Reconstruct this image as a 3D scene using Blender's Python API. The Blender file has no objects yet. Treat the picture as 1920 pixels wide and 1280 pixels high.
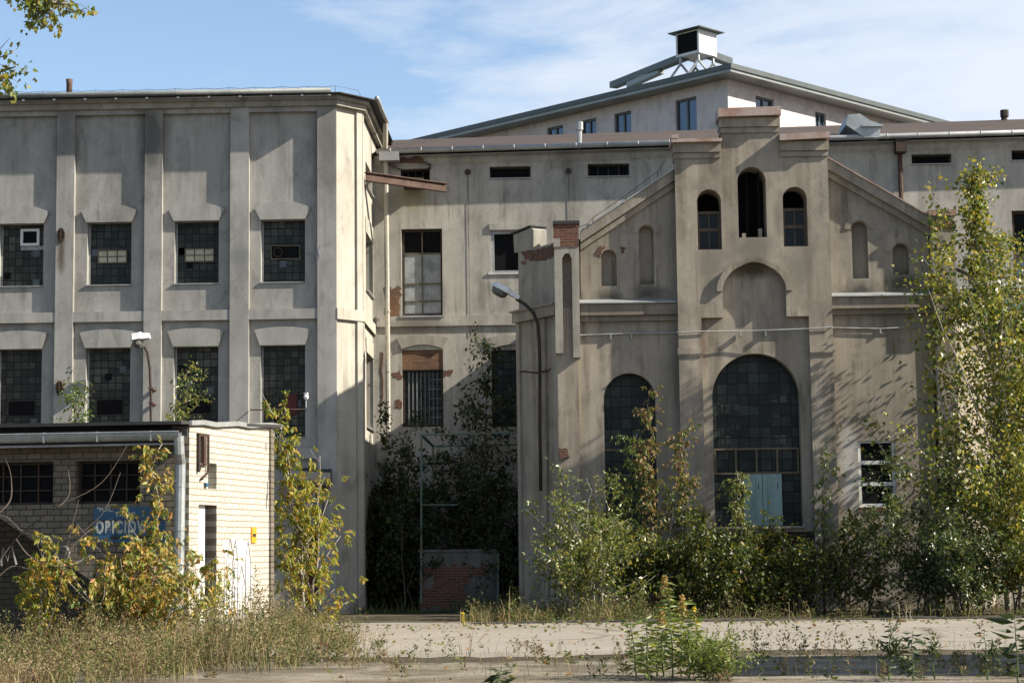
import bpy, bmesh, math, random
import numpy as np
from mathutils import Vector, Matrix
from mathutils.geometry import tessellate_polygon

random.seed(7)
scene = bpy.context.scene
COL = scene.collection
R = math.radians

# ------------------------------------------------------------------ camera
FPX = 3600.0
CAM = Vector((0.0, 0.0, 1.65))
PITCH = math.atan((1033 - 640) / FPX)
YAW = R(1.3)
ROLL = 0.0125
fw = Vector((-math.sin(YAW) * math.cos(PITCH), math.cos(YAW) * math.cos(PITCH), math.sin(PITCH)))
rt0 = Vector((math.cos(YAW), math.sin(YAW), 0))
up0 = rt0.cross(fw)
rt = rt0 * math.cos(ROLL) - up0 * math.sin(ROLL)
up = up0 * math.cos(ROLL) + rt0 * math.sin(ROLL)
cd = bpy.data.cameras.new('camera')
cam = bpy.data.objects.new('camera', cd)
COL.objects.link(cam)
m = Matrix((rt, up, -fw)).transposed().to_4x4()
m.translation = CAM
cam.matrix_world = m
cd.sensor_width = 36
cd.lens = FPX / 1920 * 36
cd.clip_start = 0.5
cd.clip_end = 5000
scene.camera = cam


def ray(px, py):
    return fw + rt * ((px - 960) / FPX) - up * ((py - 640) / FPX)


def P(px, py, Y):
    d = ray(px, py)
    return CAM + d * (Y / d.y)


def Xp(px, Y, py=700):
    return P(px, py, Y).x


def Zp(px, py, Y):
    return P(px, py, Y).z


class Frame:
    """A vertical wall plane: u runs left to right seen from outside, v goes into the wall, z up."""

    def __init__(self, o, d):
        self.o = Vector((o[0], o[1], 0))
        d = Vector((d[0], d[1], 0)).normalized()
        self.d = d
        self.n = Vector((-d.y, d.x, 0))
        self.M = Matrix(((d.x, self.n.x, 0, o[0]), (d.y, self.n.y, 0, o[1]), (0, 0, 1, 0), (0, 0, 0, 1)))

    def uz(self, px, py, off=0.0):
        r = ray(px, py)
        t = (self.o + self.n * off - CAM).dot(self.n) / r.dot(self.n)
        p = CAM + r * t
        return (p - self.o).dot(self.d), p.z

    def u(self, px, py, off=0.0):
        return self.uz(px, py, off)[0]

    def z(self, px, py, off=0.0):
        return self.uz(px, py, off)[1]


WORLD = Frame((0, 0), (1, 0))


# ------------------------------------------------------------------ mesh helpers
class MB:
    def __init__(self, fr=None):
        self.v = []
        self.f = []
        self.M = fr.M if fr else None

    def add(self, vs, fs):
        b = len(self.v)
        if self.M is not None:
            vs = [self.M @ Vector(p) for p in vs]
        self.v += [tuple(p) for p in vs]
        self.f += [tuple(i + b for i in f) for f in fs]
        return self

    def box(self, x0, x1, y0, y1, z0, z1):
        return self.add([(x0, y0, z0), (x1, y0, z0), (x1, y1, z0), (x0, y1, z0), (x0, y0, z1), (x1, y0, z1), (x1, y1, z1), (x0, y1, z1)],
                        [(0, 3, 2, 1), (4, 5, 6, 7), (0, 1, 5, 4), (1, 2, 6, 5), (2, 3, 7, 6), (3, 0, 4, 7)])

    def plate(self, outer, holes, y0, y1):
        """outline (x,z) with holes, front at y0 and back at y1"""
        loops = [list(outer)] + [list(h) for h in holes]
        tri = tessellate_polygon([[Vector((a, b, 0)) for a, b in L] for L in loops])
        flat = [p for L in loops for p in L]
        n = len(flat)
        vs = [(a, y0, b) for a, b in flat] + [(a, y1, b) for a, b in flat]
        fs = []
        for t in tri:
            a, b, c = (flat[i] for i in t)
            ar = (b[0] - a[0]) * (c[1] - a[1]) - (c[0] - a[0]) * (b[1] - a[1])
            t = tuple(t) if ar > 0 else tuple(reversed(t))
            fs.append(t)
            fs.append(tuple(i + n for i in reversed(t)))
        s = 0
        for L in loops:
            k = len(L)
            for i in range(k):
                a, b = s + i, s + (i + 1) % k
                fs.append((a, a + n, b + n, b))
            s += k
        return self.add(vs, fs)

    def prism(self, prof, x0, x1):
        """closed profile of (y,z) swept along x"""
        n = len(prof)
        vs = [(x0, a, b) for a, b in prof] + [(x1, a, b) for a, b in prof]
        fs = [(i, (i + 1) % n, (i + 1) % n + n, i + n) for i in range(n)]
        fs += [tuple(range(n - 1, -1, -1)), tuple(range(n, 2 * n))]
        return self.add(vs, fs)

    def tube(self, pts, r, n=6, cap=True):
        pts = [Vector(p) for p in pts]
        k = len(pts)
        rs = r if isinstance(r, (list, tuple)) else [r] * k
        vs, fs = [], []
        for i, p in enumerate(pts):
            t = (pts[min(i + 1, k - 1)] - pts[max(i - 1, 0)])
            if t.length < 1e-9:
                t = Vector((0, 0, 1))
            t.normalize()
            a = t.cross(Vector((0.31, 0.83, 0.47)))
            if a.length < 0.1:
                a = t.cross(Vector((1, 0, 0)))
            a.normalize()
            b = t.cross(a)
            for j in range(n):
                w = 2 * math.pi * j / n
                vs.append(p + (a * math.cos(w) + b * math.sin(w)) * rs[i])
        for i in range(k - 1):
            for j in range(n):
                fs.append((i * n + j, i * n + (j + 1) % n, (i + 1) * n + (j + 1) % n, (i + 1) * n + j))
        if cap:
            fs += [tuple(range(n - 1, -1, -1)), tuple(range((k - 1) * n, k * n))]
        return self.add(vs, fs)

    def band(self, path, o, z0, z1, inset=0.03, o_top=None):
        """a moulding of rectangular section along an open footprint path; outside lies right of the walking direction"""
        def off(d):
            out = []
            for i, p in enumerate(path):
                p = Vector(p)
                e = []
                if i > 0:
                    q = (p - Vector(path[i - 1])).normalized()
                    e.append(Vector((q.y, -q.x)))
                if i < len(path) - 1:
                    q = (Vector(path[i + 1]) - p).normalized()
                    e.append(Vector((q.y, -q.x)))
                if len(e) == 2:
                    b = (e[0] + e[1]).normalized()
                    out.append(p + b * (d / b.dot(e[0])))
                else:
                    out.append(p + e[0] * d)
            return out
        A, B = off(o), off(-inset)
        A2 = off(o if o_top is None else o_top)
        n = len(path)
        vs = [(p.x, p.y, z0) for p in A] + [(p.x, p.y, z1) for p in A2] + [(p.x, p.y, z1) for p in B] + [(p.x, p.y, z0) for p in B]
        fs = []
        for i in range(n - 1):
            for a, b in ((0, 1), (1, 2), (2, 3), (3, 0)):
                fs.append((a * n + i, a * n + i + 1, b * n + i + 1, b * n + i))
        fs += [(0, n, 2 * n, 3 * n), (n - 1, 4 * n - 1, 3 * n - 1, 2 * n - 1)]
        return self.add(vs, fs)

    def build(self, name, mat, parent=None, smooth=False, **tags):
        me = bpy.data.meshes.new(name)
        me.from_pydata(self.v, [], self.f)
        me.update()
        bm = bmesh.new()
        bm.from_mesh(me)
        bmesh.ops.recalc_face_normals(bm, faces=bm.faces)
        bm.to_mesh(me)
        bm.free()
        if smooth:
            for p in me.polygons:
                p.use_smooth = True
        me.materials.append(mat)
        o = bpy.data.objects.new(name, me)
        COL.objects.link(o)
        if parent:
            o.parent = parent
            o.matrix_parent_inverse = Matrix.Translation(-world_loc(parent))
        for k, v in tags.items():
            o[k] = v
        return o


def world_loc(o):
    # things are empties at their base; their parts are modelled in world coordinates
    return Vector(o.location) if o.type == 'EMPTY' else Vector((0, 0, 0))


def thing(name, label, cat, loc=(0, 0, 0), group=None):
    o = bpy.data.objects.new(name, None)
    o.empty_display_size = 0.2
    COL.objects.link(o)
    o.location = loc
    o['label'] = label
    o['category'] = cat
    if group:
        o['group'] = group
    return o


def arch(x0, x1, z0, zs, n=14, point=0.0):
    """closed loop: rectangle from z0 to the spring zs with a round head; point>0 lifts the crown to a slight peak"""
    c, r = (x0 + x1) / 2, (x1 - x0) / 2
    L = [(x0, z0), (x1, z0)]
    for i in range(n + 1):
        a = math.pi * i / n
        L.append((c + r * math.cos(a), zs + r * math.sin(a) + point * max(0.0, 1 - abs(math.cos(a)) * 2.2)))
    return L


def rect(x0, x1, z0, z1):
    return [(x0, z0), (x1, z0), (x1, z1), (x0, z1)]


# ------------------------------------------------------------------ materials
def nodes(name):
    mt = bpy.data.materials.new(name)
    mt.use_nodes = True
    nt = mt.node_tree
    b = nt.nodes['Principled BSDF']
    return mt, nt, b


def N(nt, t, **kw):
    n = nt.nodes.new(t)
    for k, v in kw.items():
        if k in n.inputs:
            n.inputs[k].default_value = v
        else:
            setattr(n, k, v)
    return n


def ramp(nt, fac, stops):
    r = nt.nodes.new('ShaderNodeValToRGB')
    e = r.color_ramp.elements
    while len(e) > 1:
        e.remove(e[-1])
    e[0].position, e[0].color = stops[0][0], (*stops[0][1], 1)
    for p, c in stops[1:]:
        q = e.new(p)
        q.color = (*c, 1)
    nt.links.new(fac, r.inputs[0])
    return r.outputs[0]


def gray(v):
    return (v, v, v)


def mixc(nt, fac, a, b, mode='MIX'):
    n = nt.nodes.new('ShaderNodeMix')
    n.data_type = 'RGBA'
    n.blend_type = mode
    for s, v in ((0, fac), (6, a), (7, b)):
        if hasattr(v, 'is_linked') or hasattr(v, 'node'):
            nt.links.new(v, n.inputs[s])
        else:
            n.inputs[s].default_value = v if s == 0 else (*v, 1)
    return n.outputs[2]


def math_(nt, op, a, b=None, c=None, clamp=False):
    n = nt.nodes.new('ShaderNodeMath')
    n.operation = op
    n.use_clamp = clamp
    for i, v in enumerate((a, b, c)):
        if v is None:
            continue
        if hasattr(v, 'node'):
            nt.links.new(v, n.inputs[i])
        else:
            n.inputs[i].default_value = v
    return n.outputs[0]


def wpos(nt, scale=(1, 1, 1), loc=(0, 0, 0)):
    g = nt.nodes.new('ShaderNodeNewGeometry')
    mp = nt.nodes.new('ShaderNodeMapping')
    mp.inputs['Scale'].default_value = scale
    mp.inputs['Location'].default_value = loc
    nt.links.new(g.outputs['Position'], mp.inputs[0])
    return mp.outputs[0]


def noise(nt, vec, scale, detail=4, rough=0.55, dist=0.0):
    n = N(nt, 'ShaderNodeTexNoise')
    n.inputs['Scale'].default_value = scale
    n.inputs['Detail'].default_value = detail
    n.inputs['Roughness'].default_value = rough
    n.inputs['Distortion'].default_value = dist
    nt.links.new(vec, n.inputs['Vector'])
    return n.outputs['Fac']


def bump(nt, b, h, strength=0.3, dist=0.02):
    n = nt.nodes.new('ShaderNodeBump')
    n.inputs['Strength'].default_value = strength
    n.inputs['Distance'].default_value = dist
    nt.links.new(h, n.inputs['Height'])
    nt.links.new(n.outputs[0], b.inputs['Normal'])


def plaster(name, base, dark, seed=0.0, streak=0.55, patch=0.5, spots=(), crack=True, warm=None):
    mt, nt, b = nodes(name)
    L = nt.links
    p = wpos(nt, loc=(seed, seed * 1.7, seed * 0.6))
    big = noise(nt, p, 0.33, 5, 0.6, 0.4)
    mid = noise(nt, p, 1.7, 6, 0.65)
    fine = noise(nt, p, 14, 5, 0.7)
    grain = noise(nt, p, 70, 2)
    st = noise(nt, wpos(nt, (2.2, 2.2, 0.16), (seed, 0, 0)), 1.0, 5, 0.6)
    st2 = noise(nt, wpos(nt, (7, 7, 0.35), (seed + 3, 0, 0)), 1.0, 4, 0.6)
    c = mixc(nt, ramp(nt, big, [(0.36, gray(0)), (0.62, gray(1))]), base, tuple(x * (1 - 0.32 * patch) for x in (warm or base)))
    c = mixc(nt, ramp(nt, mid, [(0.3, gray(0)), (0.7, gray(1))]), c, mixc(nt, 0.78, c, tuple(x * 1.12 for x in base)))
    sm = math_(nt, 'MULTIPLY', ramp(nt, st, [(0.45, gray(0)), (0.66, gray(1))]), ramp(nt, mid, [(0.3, gray(0.25)), (0.6, gray(1))]))
    c = mixc(nt, math_(nt, 'MULTIPLY', sm, streak), c, dark)
    sm2 = math_(nt, 'MULTIPLY', ramp(nt, st2, [(0.56, gray(0)), (0.65, gray(1))]), ramp(nt, mid, [(0.42, gray(0)), (0.58, gray(1))]))
    c = mixc(nt, math_(nt, 'MULTIPLY', sm2, streak * 0.85), c, dark)
    # grey-green patched repairs
    vo = N(nt, 'ShaderNodeTexVoronoi', feature='F1', distance='CHEBYCHEV')
    vo.inputs['Scale'].default_value = 0.42
    wob = nt.nodes.new('ShaderNodeVectorMath')
    wob.operation = 'ADD'
    L.new(p, wob.inputs[0])
    nn = N(nt, 'ShaderNodeTexNoise')
    nn.inputs['Scale'].default_value = 1.4
    L.new(p, nn.inputs['Vector'])
    L.new(nn.outputs['Color'], wob.inputs[1])
    L.new(wob.outputs[0], vo.inputs['Vector'])
    pv = N(nt, 'ShaderNodeSeparateColor')
    L.new(vo.outputs['Color'], pv.inputs[0])
    c = mixc(nt, math_(nt, 'MULTIPLY', ramp(nt, pv.outputs[0], [(0.0, gray(0.0)), (1.0, gray(1))]), 0.2 * patch), c, tuple(x * 0.62 for x in base))
    c = mixc(nt, 1.0, c, ramp(nt, fine, [(0.25, gray(0.87)), (0.5, gray(1.0)), (0.78, gray(1.07))]), 'MULTIPLY')
    c = mixc(nt, 1.0, c, ramp(nt, noise(nt, wpos(nt, (1, 1, 0.55), (seed, 2, 1)), 1.9, 5, 0.62, 0.6), [(0.26, gray(0.68)), (0.48, gray(1.0)), (0.75, gray(1.14))]), 'MULTIPLY')
    g = nt.nodes.new('ShaderNodeNewGeometry')
    sep = nt.nodes.new('ShaderNodeSeparateXYZ')
    L.new(g.outputs['Position'], sep.inputs[0])
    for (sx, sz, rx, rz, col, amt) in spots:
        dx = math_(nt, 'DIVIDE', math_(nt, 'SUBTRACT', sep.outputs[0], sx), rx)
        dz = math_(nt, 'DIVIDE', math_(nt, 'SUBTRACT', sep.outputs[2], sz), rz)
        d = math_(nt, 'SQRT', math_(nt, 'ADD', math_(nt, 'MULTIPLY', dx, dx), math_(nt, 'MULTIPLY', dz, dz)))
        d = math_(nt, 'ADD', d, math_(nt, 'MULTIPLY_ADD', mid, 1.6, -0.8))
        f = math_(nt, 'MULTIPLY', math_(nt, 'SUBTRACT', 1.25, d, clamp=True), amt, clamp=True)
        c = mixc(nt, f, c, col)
    if crack:
        vc = N(nt, 'ShaderNodeTexVoronoi', feature='DISTANCE_TO_EDGE')
        vc.inputs['Scale'].default_value = 0.45
        L.new(wob.outputs[0], vc.inputs['Vector'])
        cm = math_(nt, 'MULTIPLY', ramp(nt, vc.outputs['Distance'], [(0.0, gray(1)), (0.006, gray(0))]), ramp(nt, big, [(0.56, gray(0)), (0.62, gray(1))]))
        c = mixc(nt, math_(nt, 'MULTIPLY', cm, 0.35), c, tuple(x * 0.35 for x in dark))
    L.new(c, b.inputs['Base Color'])
    b.inputs['Roughness'].default_value = 0.92
    b.inputs['Specular IOR Level'].default_value = 0.2
    h = math_(nt, 'ADD', math_(nt, 'MULTIPLY', fine, 0.6), math_(nt, 'ADD', math_(nt, 'MULTIPLY', grain, 0.15), math_(nt, 'MULTIPLY', mid, 1.3)))
    bump(nt, b, h, 0.14, 0.02)
    return mt


def bricks(name, c1, c2, mortar, bw, bh, ms, ang=0.0, dirt=0.5, rough=0.9, dcol=(0.05, 0.045, 0.04), bstr=0.6):
    mt, nt, b = nodes(name)
    L = nt.links
    g = nt.nodes.new('ShaderNodeNewGeometry')
    sep = nt.nodes.new('ShaderNodeSeparateXYZ')
    L.new(g.outputs['Position'], sep.inputs[0])
    u = math_(nt, 'ADD', math_(nt, 'MULTIPLY', sep.outputs[0], math.cos(ang)), math_(nt, 'MULTIPLY', sep.outputs[1], math.sin(ang)))
    cb = nt.nodes.new('ShaderNodeCombineXYZ')
    p = wpos(nt)
    w1 = noise(nt, p, 3.0, 3)
    L.new(u, cb.inputs[0])
    L.new(math_(nt, 'ADD', sep.outputs[2], math_(nt, 'MULTIPLY_ADD', w1, 0.03, -0.015)), cb.inputs[1])
    br = N(nt, 'ShaderNodeTexBrick')
    L.new(cb.outputs[0], br.inputs['Vector'])
    br.inputs['Scale'].default_value = 1
    br.inputs['Brick Width'].default_value = bw
    br.inputs['Row Height'].default_value = bh
    br.inputs['Mortar Size'].default_value = ms
    br.inputs['Mortar Smooth'].default_value = 0.3
    br.inputs['Bias'].default_value = 0.0
    br.inputs['Color1'].default_value = (*c1, 1)
    br.inputs['Color2'].default_value = (*c2, 1)
    br.inputs['Mortar'].default_value = (*mortar, 1)
    big = noise(nt, p, 0.7, 5, 0.65)
    fine = noise(nt, p, 18, 4, 0.7)
    c = mixc(nt, math_(nt, 'MULTIPLY', ramp(nt, big, [(0.45, gray(0)), (0.72, gray(1))]), dirt), br.outputs['Color'], dcol)
    c = mixc(nt, 1.0, c, ramp(nt, fine, [(0.25, gray(0.72)), (0.55, gray(1)), (0.8, gray(1.12))]), 'MULTIPLY')
    L.new(c, b.inputs['Base Color'])
    b.inputs['Roughness'].default_value = rough
    b.inputs['Specular IOR Level'].default_value = 0.2
    h = math_(nt, 'ADD', math_(nt, 'MULTIPLY', br.outputs['Fac'], -1.0), math_(nt, 'MULTIPLY', fine, 0.35))
    bump(nt, b, h, bstr, 0.015)
    return mt


def simple(name, col, rough=0.7, metal=0.0, var=0.25, vs=3.0, bstr=0.1, spec=0.4, col2=None, thr=(0.4, 0.65)):
    mt, nt, b = nodes(name)
    p = wpos(nt)
    a = noise(nt, p, vs, 5, 0.6)
    f = noise(nt, p, vs * 9, 3, 0.6)
    if col2:
        c = mixc(nt, ramp(nt, a, [(thr[0], gray(0)), (thr[1], gray(1))]), col, col2)
    else:
        c = mixc(nt, ramp(nt, a, [(0.3, gray(0)), (0.7, gray(1))]), tuple(x * (1 - var) for x in col), tuple(min(1, x * (1 + var)) for x in col))
    c = mixc(nt, 1.0, c, ramp(nt, f, [(0.3, gray(1 - var * 0.6)), (0.7, gray(1 + var * 0.4))]), 'MULTIPLY')
    nt.links.new(c, b.inputs['Base Color'])
    b.inputs['Roughness'].default_value = rough
    b.inputs['Metallic'].default_value = metal
    b.inputs['Specular IOR Level'].default_value = spec
    if bstr:
        bump(nt, b, f, bstr, 0.01)
    return mt


def glassblock(name, c1, c2, joint, s=0.2, seed=0, lit=None):
    """old wired glass set in a grid of small panes, each with its own grime"""
    mt, nt, b = nodes(name)
    L = nt.links
    g = nt.nodes.new('ShaderNodeNewGeometry')
    sep = nt.nodes.new('ShaderNodeSeparateXYZ')
    L.new(g.outputs['Position'], sep.inputs[0])
    cb = nt.nodes.new('ShaderNodeCombineXYZ')
    p = wpos(nt)
    w1 = noise(nt, p, 1.6, 2)
    L.new(math_(nt, 'ADD', sep.outputs[0], seed * 0.37), cb.inputs[0])
    L.new(math_(nt, 'ADD', sep.outputs[2], math_(nt, 'MULTIPLY_ADD', w1, 0.05, seed * 0.11)), cb.inputs[1])
    br = N(nt, 'ShaderNodeTexBrick')
    br.offset = 0.0
    L.new(cb.outputs[0], br.inputs['Vector'])
    for k, v in (('Scale', 1), ('Brick Width', s), ('Row Height', s * 1.02), ('Mortar Size', 0.014), ('Mortar Smooth', 0.2), ('Bias', -0.2)):
        br.inputs[k].default_value = v
    br.inputs['Color1'].default_value = (*c1, 1)
    br.inputs['Color2'].default_value = (*c2, 1)
    br.inputs['Mortar'].default_value = (*joint, 1)
    big = noise(nt, p, 1.1, 4, 0.6)
    fine = noise(nt, p, 9, 4, 0.7)
    c = mixc(nt, ramp(nt, big, [(0.42, gray(0)), (0.62, gray(0.6))]), br.outputs['Color'], tuple(x * 0.45 for x in c1))
    c = mixc(nt, 1.0, c, ramp(nt, fine, [(0.3, gray(0.6)), (0.7, gray(1.25))]), 'MULTIPLY')
    L.new(c, b.inputs['Base Color'])
    L.new(ramp(nt, fine, [(0.3, gray(0.25)), (0.7, gray(0.6))]), b.inputs['Roughness'])
    b.inputs['Specular IOR Level'].default_value = 0.18
    bump(nt, b, math_(nt, 'ADD', math_(nt, 'MULTIPLY', br.outputs['Fac'], -1.0), math_(nt, 'MULTIPLY', fine, 0.5)), 0.4, 0.012)
    return mt


def leafmat(name, stops, trans=0.35, rough=0.45, spec=0.4):
    mt, nt, b = nodes(name)
    L = nt.links
    g = nt.nodes.new('ShaderNodeNewGeometry')
    c = ramp(nt, g.outputs['Random Per Island'], stops)
    p = wpos(nt)
    big = noise(nt, p, 1.3, 3)
    c = mixc(nt, 1.0, c, ramp(nt, big, [(0.3, (0.7, 0.75, 0.7)), (0.7, (1.2, 1.15, 1.05))]), 'MULTIPLY')
    L.new(c, b.inputs['Base Color'])
    b.inputs['Roughness'].default_value = rough
    b.inputs['Specular IOR Level'].default_value = spec
    t = nt.nodes.new('ShaderNodeBsdfTranslucent')
    L.new(mixc(nt, 1.0, c, (1.5, 1.45, 0.7), 'MULTIPLY'), t.inputs[0])
    ms = nt.nodes.new('ShaderNodeMixShader')
    ms.inputs[0].default_value = trans
    L.new(b.outputs[0], ms.inputs[1])
    L.new(t.outputs[0], ms.inputs[2])
    L.new(ms.outputs[0], nt.nodes['Material Output'].inputs['Surface'])
    return mt


# spot positions for soot and rust on the hall front
YG, YW, YL, YM = 51.0, 51.4, 52.8, 57.1
def sp(px, py, Y, rx, rz, col=(0.07, 0.066, 0.055), amt=0.8):
    q = P(px, py, Y)
    return (q.x, q.z, rx * 1.35, rz * 1.35, col, min(1.0, amt * 1.25))

M_left = plaster('plaster_grey', (0.315, 0.305, 0.28), (0.155, 0.147, 0.13), 0.0, 0.48, 0.6,
                 spots=[sp(285, 260, YL, 0.35, 1.3, (0.085, 0.083, 0.075), 0.7), sp(120, 250, YL, 0.3, 0.9, (0.13, 0.125, 0.115), 0.6),
                        sp(612, 280, YL, 0.35, 1.3, (0.13, 0.125, 0.115), 0.6), sp(450, 480, YL, 0.22, 0.3, (0.17, 0.172, 0.172), 0.7),
                        sp(115, 470, YL, 0.08, 0.45, (0.1, 0.085, 0.065), 0.8)])
M_flank = plaster('plaster_cream', (0.375, 0.35, 0.30), (0.22, 0.195, 0.155), 5.0, 0.5, 0.4, crack=False)
M_mid = plaster('plaster_mid', (0.37, 0.348, 0.305), (0.17, 0.158, 0.13), 11.0, 0.62, 0.6,
                spots=[sp(770, 370, YM, 0.7, 0.35, (0.25, 0.23, 0.14), 0.6), sp(785, 612, YM, 0.7, 0.25, (0.14, 0.12, 0.1), 0.7)])
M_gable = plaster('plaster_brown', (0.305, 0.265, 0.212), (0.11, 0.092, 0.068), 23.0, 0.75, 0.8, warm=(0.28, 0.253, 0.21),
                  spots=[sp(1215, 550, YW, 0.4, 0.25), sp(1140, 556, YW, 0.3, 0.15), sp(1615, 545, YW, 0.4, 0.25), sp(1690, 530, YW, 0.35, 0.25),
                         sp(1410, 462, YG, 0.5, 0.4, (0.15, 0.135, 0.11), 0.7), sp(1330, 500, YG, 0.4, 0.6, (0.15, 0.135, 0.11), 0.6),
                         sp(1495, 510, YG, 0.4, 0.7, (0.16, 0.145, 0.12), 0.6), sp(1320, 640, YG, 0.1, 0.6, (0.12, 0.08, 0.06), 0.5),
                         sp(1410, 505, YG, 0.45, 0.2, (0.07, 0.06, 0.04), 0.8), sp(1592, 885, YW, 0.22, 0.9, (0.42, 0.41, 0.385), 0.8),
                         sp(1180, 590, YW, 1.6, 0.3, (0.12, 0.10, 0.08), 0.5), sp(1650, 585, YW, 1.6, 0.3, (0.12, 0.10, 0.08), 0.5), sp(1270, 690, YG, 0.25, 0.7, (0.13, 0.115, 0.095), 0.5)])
M_trim = plaster('plaster_trim', (0.30, 0.28, 0.24), (0.13, 0.12, 0.10), 31.0, 0.6, 0.6, crack=False)
M_grime_shade = plaster('plaster_grime_shade', (0.13, 0.12, 0.105), (0.05, 0.046, 0.04), 61.0, 0.7, 0.8, crack=False)  # dark colour holds both grime and the shade of the yard
M_white = plaster('plaster_white', (0.52, 0.505, 0.47), (0.22, 0.20, 0.175), 41.0, 0.7, 0.6, crack=False)
M_modern = plaster('render_pale_pink', (0.50, 0.455, 0.445), (0.43, 0.39, 0.38), 51.0, 0.15, 0.15, crack=False)
M_dkbrick = bricks('dark_brick', (0.055, 0.026, 0.019), (0.035, 0.02, 0.016), (0.03, 0.027, 0.024), 0.26, 0.077, 0.012, dirt=0.8, dcol=(0.015, 0.014, 0.012))  # brick pattern in a near-black tone
M_red = bricks('red_brick', (0.17, 0.06, 0.036), (0.10, 0.038, 0.026), (0.14, 0.12, 0.10), 0.26, 0.077, 0.012, dirt=0.75)
M_orange = bricks('orange_brick', (0.22, 0.115, 0.065), (0.15, 0.07, 0.04), (0.12, 0.095, 0.07), 0.26, 0.077, 0.012, dirt=0.5)
M_sil = bricks('white_brick_front_shaded', (0.175, 0.152, 0.118), (0.125, 0.108, 0.083), (0.05, 0.043, 0.034), 0.262, 0.115, 0.012, dirt=0.35, dcol=(0.22, 0.19, 0.15))  # same brick as the side, darkened in colour for the shaded, dirty front
SIDE_ANG = math.atan2(ray(1860, 1030).y, ray(1860, 1030).x)
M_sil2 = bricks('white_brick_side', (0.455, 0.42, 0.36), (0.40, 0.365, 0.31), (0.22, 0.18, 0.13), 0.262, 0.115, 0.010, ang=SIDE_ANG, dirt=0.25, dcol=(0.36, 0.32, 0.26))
M_glass = [glassblock('pane_grid_a', (0.030, 0.034, 0.028), (0.115, 0.112, 0.088), (0.006, 0.007, 0.006), 0.205, 0),
           glassblock('pane_grid_b', (0.026, 0.033, 0.031), (0.075, 0.085, 0.075), (0.005, 0.006, 0.006), 0.205, 1),
           glassblock('pane_grid_c', (0.02, 0.026, 0.025), (0.07, 0.078, 0.068), (0.005, 0.006, 0.006), 0.205, 2)]
M_glassbig = glassblock('pane_grid_arch', (0.012, 0.018, 0.017), (0.052, 0.062, 0.058), (0.004, 0.005, 0.005), 0.285, 3)
M_black = simple('dark_void', (0.008, 0.008, 0.009), 0.9, var=0.3, spec=0.1)
M_iron = simple('dark_iron', (0.035, 0.03, 0.026), 0.75, 0.3, col2=(0.07, 0.04, 0.025))
M_rust = simple('rusty_steel', (0.07, 0.038, 0.029), 0.85, 0.2, vs=4, col2=(0.11, 0.072, 0.055), bstr=0.3)
M_zinc = simple('weathered_zinc', (0.33, 0.35, 0.355), 0.5, 0.5, vs=2, var=0.25)
M_zincl = simple('pale_zinc', (0.30, 0.305, 0.30), 0.5, 0.3, vs=2, var=0.2)
M_pipe = simple('painted_downpipe', (0.38, 0.355, 0.30), 0.6, 0.1, vs=1.2, col2=(0.33, 0.27, 0.2), thr=(0.5, 0.75))
M_pane1 = simple('dusty_pane', (0.13, 0.14, 0.12), 0.4, 0, vs=9, spec=0.2)
M_pane2 = simple('blue_grey_pane', (0.06, 0.075, 0.085), 0.25, 0, vs=6, spec=0.3)
M_gutter = simple('old_gutter', (0.12, 0.13, 0.13), 0.6, 0.2, vs=1.5, col2=(0.19, 0.20, 0.195))
M_darkglass = simple('dark_glass', (0.012, 0.018, 0.025), 0.25, 0, vs=3, spec=0.12, bstr=0)
M_copper = simple('pink_rusty_flashing', (0.27, 0.165, 0.125), 0.65, 0.2, vs=1.6, col2=(0.34, 0.265, 0.235), thr=(0.42, 0.58))
M_tar = simple('tar_felt', (0.03, 0.03, 0.032), 0.85, 0, vs=2)
M_wood = simple('brown_frame', (0.075, 0.055, 0.038), 0.75, 0, vs=6)
M_greyboard = simple('grey_board', (0.30, 0.31, 0.305), 0.75, 0, vs=2.2, col2=(0.19, 0.2, 0.2), thr=(0.45, 0.62))
M_cream = simple('cream_panel', (0.42, 0.39, 0.28), 0.6, 0, vs=5)
M_ochre = simple('ochre_frame', (0.115, 0.092, 0.056), 0.7, 0, vs=5)
M_teal = plaster('pale_turquoise_paint', (0.25, 0.34, 0.33), (0.13, 0.15, 0.135), 71.0, 0.8, 0.5, crack=False)
M_whitep = simple('white_paint', (0.60, 0.60, 0.585), 0.5, 0, var=0.1, vs=3)
M_greenm = simple('green_grey_metal', (0.075, 0.086, 0.084), 0.45, 0.2, var=0.15, vs=1)
M_greenl = simple('pale_green_metal', (0.22, 0.235, 0.225), 0.4, 0.3, var=0.12, vs=1)
M_gpipe = simple('green_pipe_paint', (0.10, 0.17, 0.14), 0.6, 0.1, vs=4, col2=(0.17, 0.12, 0.06), thr=(0.5, 0.65))
M_blueglass, _nt, _b = nodes('sky_glass')
_b.inputs['Base Color'].default_value = (0.05, 0.08, 0.12, 1)
_b.inputs['Roughness'].default_value = 0.05
_b.inputs['Specular IOR Level'].default_value = 1.0
_b.inputs['Metallic'].default_value = 0.35
M_lampglass = simple('lamp_glass', (0.10, 0.10, 0.09), 0.2, 0, var=0.2)
M_blue = simple('blue_sign_paint', (0.024, 0.082, 0.155), 0.5, 0, var=0.15, vs=4)
M_signtxt = simple('sign_letters', (0.36, 0.37, 0.35), 0.6, 0, var=0.1)
M_orangep = simple('orange_paint', (0.62, 0.26, 0.02), 0.6, 0, var=0.15, vs=8)
M_chalk = simple('white_spray', (0.20, 0.19, 0.175), 0.9, 0, var=0.3, vs=5)
M_inkline = simple('grey_spray', (0.22, 0.20, 0.26), 0.9, 0, var=0.2, vs=5)
M_cyan = simple('cyan_spray', (0.12, 0.36, 0.42), 0.9, 0, var=0.2, vs=5)
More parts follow.
